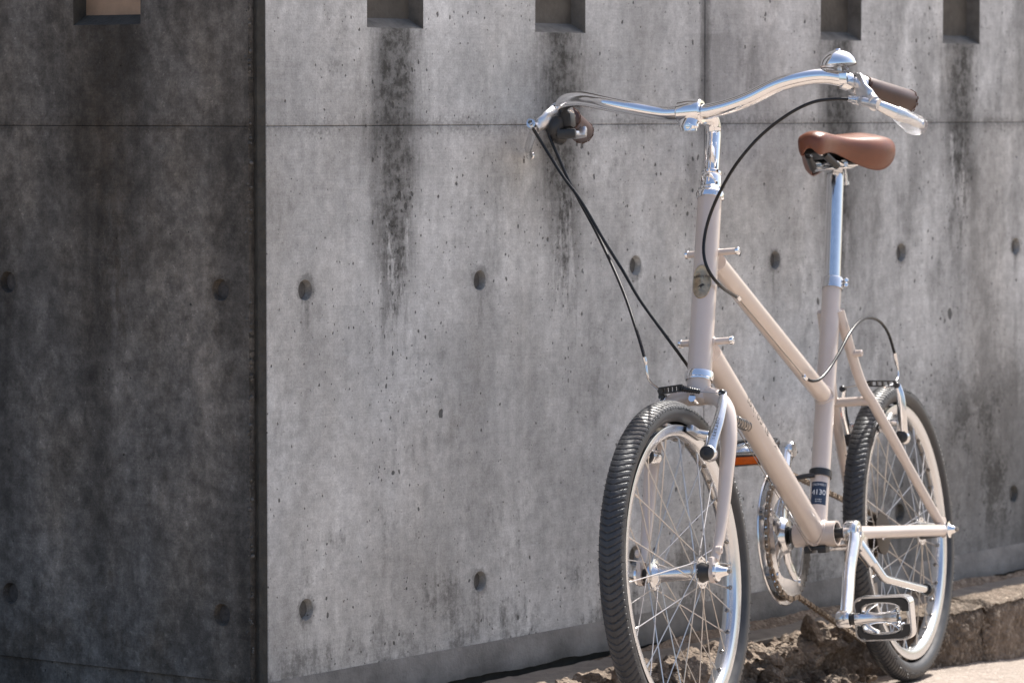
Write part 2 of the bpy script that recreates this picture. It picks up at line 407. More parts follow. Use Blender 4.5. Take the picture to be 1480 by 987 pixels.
for k in range(3):
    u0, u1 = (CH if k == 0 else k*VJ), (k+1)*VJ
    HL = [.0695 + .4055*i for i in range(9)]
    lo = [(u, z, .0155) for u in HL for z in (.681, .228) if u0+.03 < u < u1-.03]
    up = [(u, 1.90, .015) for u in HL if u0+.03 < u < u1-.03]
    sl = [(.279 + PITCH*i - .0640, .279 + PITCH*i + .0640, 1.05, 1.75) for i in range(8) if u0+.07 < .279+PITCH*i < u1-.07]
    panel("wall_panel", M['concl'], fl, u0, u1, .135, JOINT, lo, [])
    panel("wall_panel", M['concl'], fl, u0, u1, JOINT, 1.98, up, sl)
# core behind the panels (upstands between the slots are solid), and coping
def wall_core():
    mb = MB()
    E = 6.54
    mb.add([(.0125, .0125, .02), (E, .0125, .02), (E, .0125, 1.04), (.0125, .0125, 1.04)], [(0, 1, 2, 3)])
    mb.add([(-CH+.0125, .0125, .02), (-CH+.0125, 3.27, .02), (-CH+.0125, 3.27, 1.04), (-CH+.0125, .0125, 1.04)], [(0, 1, 2, 3)])
    mb.add([(.0125, .030, 1.04), (E, .030, 1.04), (E, .030, 1.97), (.0125, .030, 1.97)], [(0, 1, 2, 3)])
    # rear faces and bands
    mb.box((E/2+.1, .15, .99), ((1, 0, 0), (0, 1, 0), (0, 0, 1)), (E/2-.1, .06, .975))
    mb.build("wall_core", M['core'], wall, smooth=False)
    m2 = MB()
    for z0, z1 in ((.02, 1.97),):
        m2.box((.078, 1.70, (z0+z1)/2), ((1, 0, 0), (0, 1, 0), (0, 0, 1)), (.06, 1.56, (z1-z0)/2))
    m2.build("inner_wall_core", M['core'], wall, smooth=False)
wall_core()
def corner_edge():
    mb = MB(); n = 560; cols = 13; vs, fs = [], []
    for i in range(n+1):
        z = .06 + 1.918*i/n
        for j in range(cols):
            t = j/(cols-1); x, y = -CH*(1-0) * (1-t) , CH*(1-t)
            nx = noise.fractal(V(z*38, t*3, 5), .7, 2.1, 4); ny = noise.noise(V(z*120, t*4, 11))
            chip = max(0, noise.fractal(V(z*30, 2.3, 1), .7, 2.2, 5) + .30)
            k = max(0, 1 - t*2.6)
            d = .0010*nx + .0006*ny + k*(chip*.0075 + .0030*max(0, noise.cell(V(z*160, 1, 1)) - .45)) + .0075*max(0, 1 - abs(t-.24)/.22)**.6
            vs.append((x + d*.9 - (.0012 if j == 0 else 0)*(1-chip*1.5), y + d*.7 + (.007*chip + .0020*ny)*k, z))
    for i in range(n):
        for j in range(cols-1):
            a = i*cols+j; fs.append((a, a+1, a+cols+1, a+cols))
    mb.add(vs, fs).build("corner_chamfer", M['cham'], wall, sharp=60)
corner_edge()
def edge_chips():
    mb = MB()
    for k in range(420):
        z = random.uniform(.08, 1.95)
        if noise.noise(V(z*9, 3, 8)) < -.25: continue
        s = random.choice((.0012, .0016, .0022, .003))*random.uniform(.7, 1.2)
        bm = bmesh.new(); bmesh.ops.create_icosphere(bm, subdivisions=1, radius=1); off = random.uniform(0, 99)
        c = V(-CH + .0012 + random.uniform(-.0004, .0016), CH + random.uniform(-.002, .0065), z)
        vs = [c + v.co*s*(1 + .5*noise.noise(v.co*1.5 + V(off, 0, 0))) for v in bm.verts]
        bm.verts.index_update(); fs = [tuple(x.index for x in f.verts) for f in bm.faces]; bm.free()
        mb.add(vs, fs)
    mb.build("edge_chips", M['aggr'], wall, sharp=20, kind='stuff')
edge_chips()
def base_strip():
    mb = MB(); n = 620; vs, fs = [], []; rows = 6
    for i in range(n+1):
        u = 6.5*i/n
        jag = .006*noise.fractal(V(u*7, 0, 2), .8, 2.2, 5) + .010*max(0, noise.noise(V(u*5, 9, 2)))
        for j in range(rows):
            t = j/(rows-1); z = .1372*(1-t) + (.087 + jag)*t
            vs.append((u, -.0008 - .0010*(j > 0) + .0008*noise.noise(V(u*30, z*60, 0)) + (.003 if j == rows-1 else 0), z))
    for i in range(n):
        for j in range(rows-1):
            a = i*rows+j; fs.append((a, a+1, a+rows+1, a+rows))
    mb.add(vs, fs).build("base_strip", M['strip'], wall, sharp=50)
    m2 = MB(); m2.add([fl(.02, .06, .004), fl(3.2, .06, .004), fl(3.2, .136, .004), fl(.02, .136, .004)], [(0, 1, 2, 3)])
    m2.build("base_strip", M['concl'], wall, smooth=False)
base_strip()

# ------------------------------------------------------------------ ground
def road_z(t):
    a = 1.352 - t; a = max(-5, min(4, a))
    return -.001 + .0424*a
def ground():
    mb = MB()
    def axis(fine0, fine1, step, far):
        a = [fine0 + step*i for i in range(int((fine1-fine0)/step)+1)]
        s, x = step, a[-1]
        while x < far: s *= 1.45; x += s; a.append(x)
        s, x = step, a[0]
        while x > -far: s *= 1.45; x -= s; a.insert(0, x)
        return a
    us = axis(-.4, 3.2, .0125, 400); ds = axis(.10, 1.0, .0125, 400)
    vs, fs = [], []
    for u in us:
        for d in ds:
            h = .0022*noise.fractal(V(u*22, d*22, 0), .8, 2, 4) + .004*noise.noise(V(u*3, d*3, 4))
            dip = -.006*max(0, 1-abs(d-.19)/.05)
            vs.append((u, -d, road_z(u) + h + dip - (.05 if d < .1 else 0)))
    m = len(ds)
    for i in range(len(us)-1):
        for j in range(m-1): a = i*m+j; fs.append((a, a+1, a+m+1, a+m))
    o = mb.add(vs, fs).build("road", M['road'], None, sharp=80, kind='structure'); o.matrix_world = WALL
ground()
kerb = link("kerb", None, kind='structure'); kerb.matrix_world = WALL
def stone(name, u0, u1, rough, d0, d1, top, mat, step=.005, seed=0, bottom=-.06):
    prof = []                                   # outline across: wall side, top, front face
    k = int((d1-d0)/step)
    prof += [(d0, bottom+.03)] + [(d0 + (d1-d0)*i/k, top) for i in range(k+1)]
    h = top-bottom; k2 = int(h/step)
    prof += [(d1 - .010*i/k2, top - h*i/k2) for i in range(1, k2+1)]
    n = int((u1-u0)/step); mb = MB(); vs, fs = [], []; m = len(prof)
    for i in range(n+1):
        u = u0 + (u1-u0)*i/n
        e = min(u-u0, u1-u)
        for j, (d, z) in enumerate(prof):
            r = rough(u)
            p = V(u*11+seed, d*11, z*11)
            f = noise.fractal(p, .75, 2.1, 5); g = noise.fractal(p*3.1, .7, 2.1, 4); cell = noise.cell(p*3.4)
            edge = max(0, 1 - (abs(d-d1)+abs(z-top))/.022)       # worn front arris
            dd = -edge*(.005 + .006*r) + (.0022 + .012*r)*f + (.0015+.008*r)*g + .020*r*(cell-.5)*max(0, min(1, f*3+.6))
            front = 1 if z < top - .002 else 0
            rnd = -.009*max(0, 1-e/.012)
            if j == 0: dd = 0
            vs.append((u + .004*r*g, -(d + (dd+rnd)*(front*1.0 + .35*edge)), z + (dd*(1-front) + rnd*(1-front))*.9 - r*.03*max(0, f+.1)*(1-front)*max(0, (d-d0)/(d1-d0))))
    for i in range(n):
        for j in range(m-1): a = i*m+j; fs.append((a, a+1, a+m+1, a+m))
    fs += [tuple(range(m)), tuple(n*m+j for j in range(m))[::-1]]
    o = mb.add(vs, fs).build(name, mat, kerb, sharp=38); return o
sm = lambda x, a, b: max(0, min(1, (x-a)/(b-a)))
stone("gutter_slab", -.5, 6.4, lambda u: 0, .004, .082, .0795, M['slab'], .012, 3)
stone("kerb_stone", .30, 1.722, lambda u: 1 - sm(u, 1.18, 1.46)*.85, .083, .168, .083, M['kerb'], .005, 0)
stone("kerb_stone", 1.728, 2.62, lambda u: .12, .083, .168, .084, M['kerb'], .006, 17)
stone("kerb_stone", 2.626, 3.5, lambda u: .12, .083, .168, .083, M['kerb'], .012, 31)
stone("kerb_stone", 3.506, 4.5, lambda u: .12, .083, .168, .083, M['kerb'], .02, 47)
stone("kerb_stone", 4.506, 5.44, lambda u: .12, .083, .168, .084, M['kerb'], .02, 61)
stone("kerb_stone", 5.446, 6.4, lambda u: .12, .083, .168, .083, M['kerb'], .02, 73)
for i in range(46):        # rubble where the kerb is broken
    u = random.uniform(.55, 1.30); d = random.uniform(.12, .215); s = random.choice((.006, .009, .012, .018, .024))*random.uniform(.7, 1.2)
    bm = bmesh.new(); bmesh.ops.create_icosphere(bm, subdivisions=2, radius=1)
    q = Matrix.Rotation(random.uniform(0, 6), 3, Vector((random.random(), random.random(), random.random())).normalized())
    sc = V(random.uniform(.8, 1.5), random.uniform(.7, 1.1), random.uniform(.5, .8))
    vs = []
    for v in bm.verts:
        p = v.co*(1 + .35*noise.noise(v.co*1.3 + V(i*3, 0, 0)) + .15*noise.cell(v.co*2.2 + V(0, i, 0)))
        p = q @ V(p.x*sc.x, p.y*sc.y, p.z*sc.z); vs.append(p*s)
    fs = [tuple(x.index for x in f.verts) for f in bm.faces]; bm.free()
    base = road_z(u) + .002 if d > .172 else .083 - .035*random.random()
    MB().add(vs, fs).build("broken_stone", M['kerb'], kerb, sharp=25, loc=(u, -d, base + s*.35))
def dirt():
    mb = MB(); vs, fs = [], []; n, m = 420, 6
    for i in range(n+1):
        u = .60 + 5.6*i/n; k = sm(u, .72, 1.05)*(.75 + .5*noise.noise(V(u*6, 2, 1)))
        for j in range(m):
            q = j/(m-1); d = .0015 + (.028 + .012*noise.noise(V(u*9, 7, 3)))*q
            vs.append((u, -d, .077 + .017*k*(1-q)**1.2 + .0025*noise.fractal(V(u*40, d*40, 1), .8, 2, 4)*(1 if q < 1 else 0) - (.004 if q == 1 else 0)))
    for i in range(n):
        for j in range(m-1): a = i*m+j; fs.append((a, a+1, a+m+1, a+m))
    mb.add(vs, fs).build("packed_dirt", M['kerb'], kerb, sharp=70, kind='stuff')
dirt()
# ------------------------------------------------------------------ bicycle
# local frame: x forward, y to the rider's left, z up, rear axle at (0, 0, .243)
RB = [[-0.406919, 0.910979, -0.067337], [-0.91253, -0.402064, 0.075062], [0.041306, 0.091991, 0.994903]]
OB = Vector([0.63571, 6.25868, 0.24064])
RWH = .243
bike = link("bicycle", None)
RM = Matrix(RB).to_4x4()
bike.matrix_world = Matrix.Translation(OB) @ RM @ Matrix.Translation((0, 0, -RWH))
bike['label'] = "pale pink beige small-wheeled bicycle with chrome handlebar and brown saddle leaning on the concrete wall"
bike['category'] = "bicycle"
UP = V(0, 0, RWH)
def part(mb, name, mat, **k): return mb.build(name, mat, bike, loc=UP, **k)
def sub(mb, name, mat, par, **k): return mb.build(name, mat, par, **k)

WB = 0.9920; STEER = -0.01839
HT0, HT1 = V(.7652, 0, .5336), V(.8552, 0, .2769)
HU = (HT0-HT1).normalized(); HF = V(HU.z, 0, -HU.x)      # up the head tube, and forward of it
BB = V(.4045, 0, .0208)
# --- head tube, badge, rack pegs
ht = part(MB().tube([HT1-HU*.002, HT0+HU*.002], .0178, 40), "head_tube", M['paint'])
def badge():
    c = HT1 + (HT0-HT1)*.497; mb = MB(); vs, fs = [], []; n, m = 28, 7
    e = (HF + V(0, .10, 0)).normalized(); mp = on_tube(c, HU, e, .0178)
    def at(a, rr, h):
        x, y = .0262*cos(a)*rr, .0150*sin(a)*rr; p = mp(x, y); ax = c + HU*x; return p + (p-ax).normalized()*h
    rings = [(1.0, 0), (.97, .0016), (.90, .0018), (.86, .0011), (.5, .0013), (.02, .0014)]
    for rr, h in rings: vs += [at(2*pi*k/n, rr, h) for k in range(n)]
    for i in range(len(rings)-1): fs += [(i*n+k, i*n+(k+1) % n, (i+1)*n+(k+1) % n, (i+1)*n+k) for k in range(n)]
    b = sub(MB().add(vs, fs), "head_badge", M['badge'], ht, sharp=50)
    def tm(x, y):
        p = mp(y + .0075, -x); return p + (p - (c + HU*y)).normalized()*.0017
    text_mesh("tokyobike", .0064, tm, "badge_lettering", M['badgedark'], ht)
    # a small bird under the name
    pts = [(-.005, 0), (-.0035, .0022), (-.0015, .0018), (.001, .0006), (.0048, -.0030), (.0010, -.0024), (-.0008, -.0060), (-.0012, -.0024), (-.0030, -.0012)]
    vs = []
    for x, y in pts:
        p = mp(y - .006, -x); vs.append(p + (p - (c + HU*(y-.006))).normalized()*.0017)
    sub(MB().add(vs, [tuple(range(len(pts)))]), "badge_bird", M['badgedark'], ht, smooth=False)
badge()
for zf, yl, yr in ((.688, .047, -.034), (.186, .046, -.036)):
    c = HT1 + (HT0-HT1)*zf - HF*.006
    for y in (yl, yr):
        p = sub(MB().lathe([(-.006, .0052), (abs(y)-.0035, .0049)], c, (0, y, 0), 16), "rack_peg", M['paint'], ht)
        sub(MB().lathe([(abs(y)-.0035, .0049), (abs(y)-.0032, .0062), (abs(y)+.0006, .0062), (abs(y)+.0016, .0045), (abs(y)+.0016, .0026), (abs(y)-.0005, .0024), (abs(y)-.0005, 0)], c, (0, y, 0), 16), "peg_bolt", M['chrome'], ht)
# --- main tubes
TT0, TT1 = V(.7560, 0, .4375), V(.3360, 0, .2350)
DT0, DT1 = V(.8120, 0, .3060), V(.4130, 0, .0245)
ST0, ST1 = BB, V(.2522, 0, .4062)
tt = part(MB().tube([TT0, TT1], .0143, 32), "top_tube", M['paint'])
dt = part(MB().tube([DT0, DT1], .0178, 36), "down_tube", M['paint'])
st = part(MB().tube([ST0, ST1], .0152, 36), "seat_tube", M['paint'])
SU = (ST1-ST0).normalized()
bbs = part(MB().lathe([(-.034, .0165), (-.034, .0195), (.034, .0195), (.034, .0165), (.026, .0160)], BB, (0, 1, 0), 40), "bottom_bracket_shell", M['paint'])
sub(MB().lathe([(-.040, 0), (-.040, .0145), (-.032, .0160), (.028, .0160), (.028, .0085), (.050, .0080), (.050, 0)], BB, (0, 1, 0), 28), "bracket_cartridge", M['plastic'], bbs)
g_ = MB()
for y in (-.011, .011): g_.box(BB + V(.004, y, -.0235), ((1, 0, 0), (0, 1, 0), (0, 0, 1)), (.010, .007, .0055), .002)
g_.box(BB + V(.004, 0, -.0215), ((1, 0, 0), (0, 1, 0), (0, 0, 1)), (.008, .012, .003), .001)
sub(g_, "cable_guide", M['plastic'], bbs)
# fillet welds where the tubes meet
def weld(a, d, r, c, u, R, par, name="weld_bead"):
    a, d, c, u = Vector(a), Vector(d).normalized(), Vector(c), Vector(u).normalized(); e = d.orthogonal().normalized(); f = d.cross(e); P = []
    for k in range(41):
        q = 2*pi*k/40; p = a + (e*cos(q)+f*sin(q))*(r+.0004); w_ = p-c
        m = d - u*d.dot(u); n_ = w_ - u*w_.dot(u); A, B_, C_ = m.dot(m), 2*m.dot(n_), n_.dot(n_) - R*R
        D_ = B_*B_ - 4*A*C_; s_ = (-B_ - sqrt(D_))/(2*A) if D_ > 0 else -B_/(2*A)
        P.append(p + d*s_ + (e*cos(q)+f*sin(q))*.0002*sin(k*5))
    sub(MB().tube(P, [.0017 + .0003*(k % 2) for k in range(41)], 8, caps=False), name, M['paint'], par)
weld(TT1, TT0-TT1, .0143, HT0, HU, .0178, tt); weld(TT0, TT1-TT0, .0143, ST0, SU, .0152, tt)
weld(DT1, DT0-DT1, .0178, HT0, HU, .0178, dt); weld(DT0, DT1-DT0, .0178, BB, (0, 1, 0), .0195, dt); weld(ST1, ST0-ST1, .0152, BB, (0, 1, 0), .0195, st)
# down tube name along its left upper side
dax = (DT1-DT0).normalized()
lp = DT0 + (DT1-DT0)*.345
mp = on_tube(lp, dax, V(.46, .76, .46), .0180)
text_mesh("tokyobike", .021, lambda x, y: mp(x, -y), "down_tube_lettering", M['decal'], dt, spacing=1.15)
mp2 = on_tube(lp + dax*.078, dax, V(.46, .76, .46), .0180)
sub(MB().add([mp2(x, -y) for x, y in ((-.008, 0), (-.004, .004), (.002, .003), (.009, -.004), (.003, -.003), (-.003, -.006))], [(0, 1, 2, 3, 4, 5)]), "bird_decal", M['decal'], dt, smooth=False)
# seat tube sticker
sc = ST0 + SU*.062
se = V(.93, .30, .25)
mp3 = on_tube(sc, SU, se, .01535); mp4 = on_tube(sc, SU, se, .01550)
vs, fs = [], []
for i in range(9):
    for j in range(2): vs.append(mp3(-.0185 + .037*j, -.0130 + .026*i/8))
for i in range(8): fs.append((2*i, 2*i+1, 2*i+3, 2*i+2))
stick = sub(MB().add(vs, fs), "frame_sticker", M['navy'], st)
for txt, size, dz in (("CROMOLY", .0048, .0135), ("4130", .0120, .001), ("DOUBLE", .0028, -.0105), ("BUTTED", .0028, -.0140)):
    text_mesh(txt, size, lambda x, y, dz=dz: mp4(y+dz, x), "sticker_lettering", M['print'], st, spacing=.95)
# band clamp of the chain guard
bc = ST0 + SU*.097
bd = part(MB().lathe([(-.0055, .0156), (-.0055, .0178), (.0055, .0178), (.0055, .0156)], bc, SU, 32), "clamp_band", M['plastic'])
sub(MB().tube(spl([bc + V(.014, -.006, 0), bc + V(.022, -.020, -.001), bc + V(.026, -.034, -.004), bc + V(.020, -.044, -.006)], 5), [(.0085, .004)]*16, 12), "guard_arm", M['plastic'], bd)
# seat collar and post
cl = part(MB().lathe([(-.009, .0157), (-.009, .0178), (.007, .0178), (.009, .0170), (.009, .0137)], ST1, SU, 32), "seat_collar", M['alloy'])
cx = SU.cross(V(0, 1, 0))
for dz in (-.004, .004):
    sub(MB().lathe([(-.008, 0), (-.008, .0034), (.012, .0034), (.0125, .0028), (.0125, 0)], ST1 + SU*dz + V(-.010, .0165, 0), (.7, .5, .1), 12), "collar_bolt", M['chrome'], cl)
SP = V(.2010, 0, .5800)
post = part(MB().tube([ST1 - SU*.02, SP], .0136, 36), "seat_post", M['alloy'])
hd = MB()
hd.lathe([(0, .0136), (.006, .0130), (.010, .0110)], SP, SU, 24)
hd.box(SP + V(.004, 0, .012), ((1, 0, -.05), (0, 1, 0), (0, 0, 1)), (.020, .027, .0035), .0025)
hd.box(SP + V(-.004, 0, .020), ((1, 0, -.05), (0, 1, 0), (0, 0, 1)), (.016, .024, .0035), .0025)
for y in (-.0215, .0215): hd.tube([SP + V(-.018, y, .016), SP + V(.018, y, .015)], .0075, 12)
for y in (-.010, .010): hd.lathe([(-.030, 0), (-.030, .0045), (-.024, .0045), (-.024, .0026), (.006, .0026)], SP + V(-.020, y, .014), (.1, 0, 1), 12)
sub(hd, "saddle_clamp", M['alloy'], post, sharp=35)
# --- stays
def stay(y):
    s = 1 if y > 0 else -1
    P = [V(.2690, s*.014, .3640), V(.2230, s*.024, .2560), V(.1900, s*.033, .2140), V(.1300, s*.0465, .1455), V(.0600, s*.062, .0657), V(.0090, s*.0735, .0080)]
    return MB().tube(spl(P, 6), [.0085]*20+[.0078]*11, 18)
ss = part(stay(1), "seat_stay", M['paint'])
sub(MB().lathe([(-.006, .0058), (.010, .0055), (.011, .0042), (.011, .0025), (.008, .0025), (.008, 0)], V(*(0.2429, 0.0280, 0.2947)), (0, 1, .05), 14), "stay_boss", M['paint'], ss)
ss2 = part(stay(-1), "seat_stay", M['paint'])
part(MB().tube([V(.196, -.030, .219), V(.196, .030, .219)], .0075, 16), "stay_bridge", M['paint'])
for s in (1, -1):
    P = [V(.396, s*.026, .0190), V(.33, s*.031, .0165), V(.22, s*.046, .0110), V(.10, s*.066, .0050), V(.012, s*.0745, .0)]
    cs = part(MB().tube(spl(P, 6), [(.0098, .0105)]*10+[(.0105, .0098)]*15, 18), "chain_stay", M['paint'])
    d = MB().strip([V(.022, s*.0775, .012), V(.012, s*.0775, .022), V(-.006, s*.0775, .020), V(-.014, s*.0775, .004), V(-.010, s*.0775, -.012)],
                   [V(.030, s*.0775, -.006), V(.022, s*.0775, .004), V(.008, s*.0775, .004), V(.008, s*.0775, -.004), V(.008, s*.0775, -.012)], V(0, -s*.0055, 0))
    sub(d, "rear_dropout", M['paint'], cs)
# --- headset, stem, bar
hs = MB().lathe([(-.011, .0180), (-.0105, .0200), (-.008, .0203), (-.0075, .0212), (-.001, .0214), (.002, .0206), (.003, .0180)], HT1, HU, 40)
part(hs, "lower_headset", M['chrome'], sharp=35)
ups = MB().lathe([(-.004, .0182), (-.003, .0208), (.003, .0214), (.0065, .0206), (.0085, .0188), (.0105, .0186), (.013, .0165), (.0145, .0156), (.030, .0156), (.0335, .0142), (.035, .0152), (.0385, .0152), (.0405, .0130), (.0405, .0112)], HT0, HU, 40)
part(ups, "upper_headset", M['chrome'], sharp=30)
CLP = V(.8190, 0, .6550); Q1 = V(.7285, 0, .6430)
stem = MB().tube(spl([HT0+HU*.036, HT0+HU*.08, Q1 - HU*.012, Q1 + V(.012, 0, .006), Q1+V(.045, 0, .0080), CLP-V(.010, 0, .002)], 7), [.0112]*15 + [.0118]*21, 28)
sm_ = part(stem, "stem", M['chrome'])
cm = MB().lathe([(-.0185, .0120), (-.0185, .0160), (-.0165, .0182), (.0, .0200), (.0165, .0182), (.0185, .0160), (.0185, .0120)], CLP, (0, 1, 0), 36)
cm.tube(spl([CLP + V(.006, 0, -.010), CLP + V(.012, 0, -.020), CLP + V(.013, 0, -.028)], 4), [(.0165, .011)]*3+[(.0150, .011)]*3+[(.0125, .010)]*3, 20)
sub(cm, "bar_clamp", M['chrome'], sm_, sharp=35)
sub(MB().lathe([(.0, .0062), (.0045, .0062), (.0052, .0055), (.0052, .0034), (.0020, .0032), (.0020, 0)], CLP + V(.0185, .002, -.0225), (1, .12, .1), 18), "clamp_bolt", M['alloy'], sm_, sharp=30)
BARP = [(0.7520, -0.2178, 0.6684), (0.7780, -0.2146, 0.6815), (0.7960, -0.2086, 0.6878), (0.8060, -0.1952, 0.6912), (0.8110, -0.1754, 0.6912), (0.8140, -0.1546, 0.6871), (0.8170, -0.1318, 0.6808), (0.8190, -0.0924, 0.6700), (0.8190, -0.0604, 0.6615), (0.8190, -0.0369, 0.6568), (.8190, -.014, .6556), (.8190, .020, .6540), (0.8190, 0.0404, 0.6557), (0.8190, 0.0620, 0.6592), (0.8190, 0.0923, 0.6668), (0.8180, 0.1354, 0.6822), (0.8150, 0.1726, 0.6882), (0.8090, 0.2019, 0.6887), (0.8000, 0.2234, 0.6836), (0.7840, 0.2362, 0.6767), (0.7620, 0.2470, 0.6707)]
bar = part(MB().tube(spl(BARP, 6), .0112, 28), "handlebar", M['chrome'])
GL0, GL1 = V(*(0.7680, 0.2450, 0.6721)), V(*(0.6600, 0.2777, 0.6519))
GR0, GR1 = V(*(0.7550, -0.2176, 0.6693)), V(*(0.6600, -0.2410, 0.6574))
for a, b, s in ((GL0, GL1, 1), (GR0, GR1, -1)):
    if s < 0: b = a + (b-a).normalized()*(GL1-GL0).length
    d = (b-a).normalized()
    gp = MB().lathe([(-.001, .0112), (0, .0150), (.003, .0160), (.03, .0163), ((b-a).length*.6, .0168), ((b-a).length-.004, .0172), ((b-a).length, .0160), ((b-a).length+.001, .010), ((b-a).length+.001, 0)], a, d, 28)
    g = part(gp, "grip", M['grip'])
    for h, r in ((.002, .0162), ((b-a).length-.001, .0172)):
        stt = MB()
        o_, bb_ = d.orthogonal().normalized(), d.cross(d.orthogonal().normalized())
        for k in range(22):
            q = 2*pi*k/22; c = a + d*(h + (.0012 if k % 2 else -.0012)) + (o_*cos(q)+bb_*sin(q))*r
            tdir = (-o_*sin(q)+bb_*cos(q)); stt.tube([c - tdir*.0022, c + tdir*.0022], .0009, 5)
        sub(stt, "edge_stitching", M['stitch'], g, kind='stuff')
# --- bell
BC = V(*(0.7940, 0.2285, 0.6809))
bn = V(-.02, -.02, 1).normalized()
bell = part(MB().lathe([(.0275, .0250), (.0275, .0258), (.029, .0260), (.036, .0240), (.043, .0190), (.0475, .0120), (.0495, .0050), (.050, .0048), (.0512, .0042), (.0518, .0), ], BC + V(.004, -.006, -.0055), bn, 40), "bell", M['chrome'], sharp=45)
sub(MB().lathe([(.0280, .0245), (.0350, .0220), (.0440, .0110), (.0455, 0)], BC + V(.004, -.006, -.0055), bn, 32), "bell_inside", M['satin'], bell)
bx = MB().lathe([(.010, .0042), (.046, .0038)], BC + V(.004, -.006, -.0055), bn, 14)
bx.tube(spl([BC + V(.004, -.012, .020), BC + V(.012, .002, .023), BC + V(.018, .012, .014)], 5), [(.0028, .0016)]*11, 8)
sub(bx, "bell_post", M['satin'], bell)
bt = (V(*(0.7840, 0.2362, 0.6767)) - V(*(0.8000, 0.2234, 0.6836))).normalized()
sub(MB().lathe([(-.006, .0112), (-.006, .0136), (.006, .0136), (.006, .0112)], BC, bt, 24).box(BC + V(.0135, .003, .002), ((1, 0, 0), (0, 1, 0), (0, 0, 1)), (.004, .006, .0075), .0015), "bell_clamp", M['chrome'], bell)
# --- brake levers
def lever(clamp, pivot, adj, tip, midd, s, bdir):
    clamp, pivot, adj, tip = map(Vector, (clamp, pivot, adj, tip))
    mb = MB().lathe([(-.008, .0113), (-.008, .0150), (.008, .0150), (.008, .0113)], clamp, bdir, 24)
    mb.tube(spl([clamp + V(.006, s*.004, 0), lerp(clamp, pivot, .45) + V(.006, 0, 0), lerp(clamp, pivot, .8), pivot], 5), [(q*(1 if s > 0 else .72), w_*(1 if s > 0 else .8)) for q, w_ in [(.0175, .0080)]*5+[(.0155, .0075)]*5+[(.0115, .0085)]*6], 16, up=(0, 0, 1))
    mb.tube(spl([adj, lerp(adj, pivot, .35), pivot, pivot + (pivot-adj)*.25], 4), [.0058]*4+[.0072]*4+[.0078]*5, 16)
    L = part(mb, "brake_lever", M['satin'])
    ad = (pivot-adj).normalized()
    m2 = MB().lathe([(-.013, .0035), (-.013, .0046), (-.004, .0048), (-.004, .0066), (.004, .0066), (.004, .0050), (.007, .0050)], adj, ad, 18)
    sub(m2, "barrel_adjuster", M['alloy'], L, sharp=30)
    pts = spl([pivot + (tip-pivot)*.02, lerp(pivot, tip, .3) + Vector(midd)*.6, lerp(pivot, tip, .65) + Vector(midd), tip], 6)
    k = len(pts); m3 = MB().tube(pts, [(.0072 + .002*sin(pi*i/k) - .0012*(i > k*.6), .0052) for i in range(k)], 14, up=(0, 0, 1))
    m3.lathe([(-.004, .0), (-.003, .005), (0, .0068), (.003, .005), (.004, 0)], tip, (tip-pts[-3]), 12)
    bl = sub(m3, "lever_blade", M['alloy'], L)
    return L, pts
BL = bt
LL, lpts = lever((0.7799, 0.2430, 0.6747), (0.8256, 0.2810, 0.6415), (0.8176, 0.2520, 0.6494), (0.7690, 0.3280, 0.6099), (.004, .006, -.002), 1, bt)
f_ = MB(); pts = lpts[8:]; n = 22; vs, fs = [], []
ext = pts + [pts[-1] + (pts[-1]-pts[-2]).normalized()*.007]
ax0 = None
for i, p in enumerate(ext):
    t = (ext[min(i+1, len(ext)-1)] - ext[max(i-1, 0)]).normalized(); a = (V(0, 0, 1) - t*t.z).normalized(); b = t.cross(a)
    for j in range(n):
        q = 2*pi*j/n; droop = 1 + .9*max(0, -cos(q))*sin(pi*min(1, i/(len(ext)-1))*.9)
        r = (.0105 + .0020*noise.noise(V(i*.7, j*.9, 2)) + .0012*noise.cell(V(i*.9, j*.6, 5)))*droop
        vs.append(p + a*cos(q)*r + b*sin(q)*(.0085 + .0016*noise.noise(V(i*.8, j*.8, 9))))
for i in range(len(ext)-1):
    for j in range(n): fs.append((i*n+j, i*n+(j+1) % n, (i+1)*n+(j+1) % n, (i+1)*n+j))
sub(f_.add(vs, fs), "plastic_wrap", M['film'], LL, sharp=12, label="clear crinkled plastic film still wrapped round the brake lever")
bt2 = (Vector(BARP[0])-Vector(BARP[1])).normalized()
RL, _ = lever((0.7685, -0.2280, 0.6769), (0.8097, -0.2520, 0.6539), (0.8325, -0.2460, 0.6597), (0.7214, -0.3000, 0.6220), (.004, -.004, -.004), -1, bt2)
# --- shifter on the right side
sh = MB()
c0 = V(*(0.7642, -0.2260, 0.6687)); c1 = V(*(0.7744, -0.2330, 0.6504)); c2 = V(*(0.6986, -0.2400, 0.6476))
sh.lathe([(-.008, .0114), (-.008, .0170), (.008, .0170), (.008, .0114)], c0, bt2, 24)
sh.tube(spl([c0 + V(.004, .006, 0), lerp(c0, c1, .5) + V(.008, .004, 0), c1 + V(.004, .004, 0), c1 + V(-.012, .010, -.006)], 5), [(.0125, .014)]*4 + [(.0135, .0175)]*4 + [(.0135, .0185)]*4 + [(.0125, .017)]*3 + [(.009, .012)], 18)
sh.box(c0 + V(.012, .012, -.004), ((1, 0, 0), (.2, 1, 0), (0, 0, 1)), (.010, .013, .011), .004)
sh.lathe([(-.003, 0), (-.003, .0075), (.002, .0078), (.003, .006), (.003, 0)], c1 + V(.017, .006, .002), (1, .25, .1), 18)
sh.box(c1 + V(.006, .020, -.006), ((.9, .3, 0), (-.3, .9, 0), (0, 0, 1)), (.012, .014, .007), .003)
sh.lathe([(0, .0042), (.014, .0040)], V(*(0.7952, -0.2380, 0.6573)) + V(-.004, 0, .006), (0, .1, -1), 12)
shf = part(sh, "gear_shifter", M['plastic'], sharp=50)
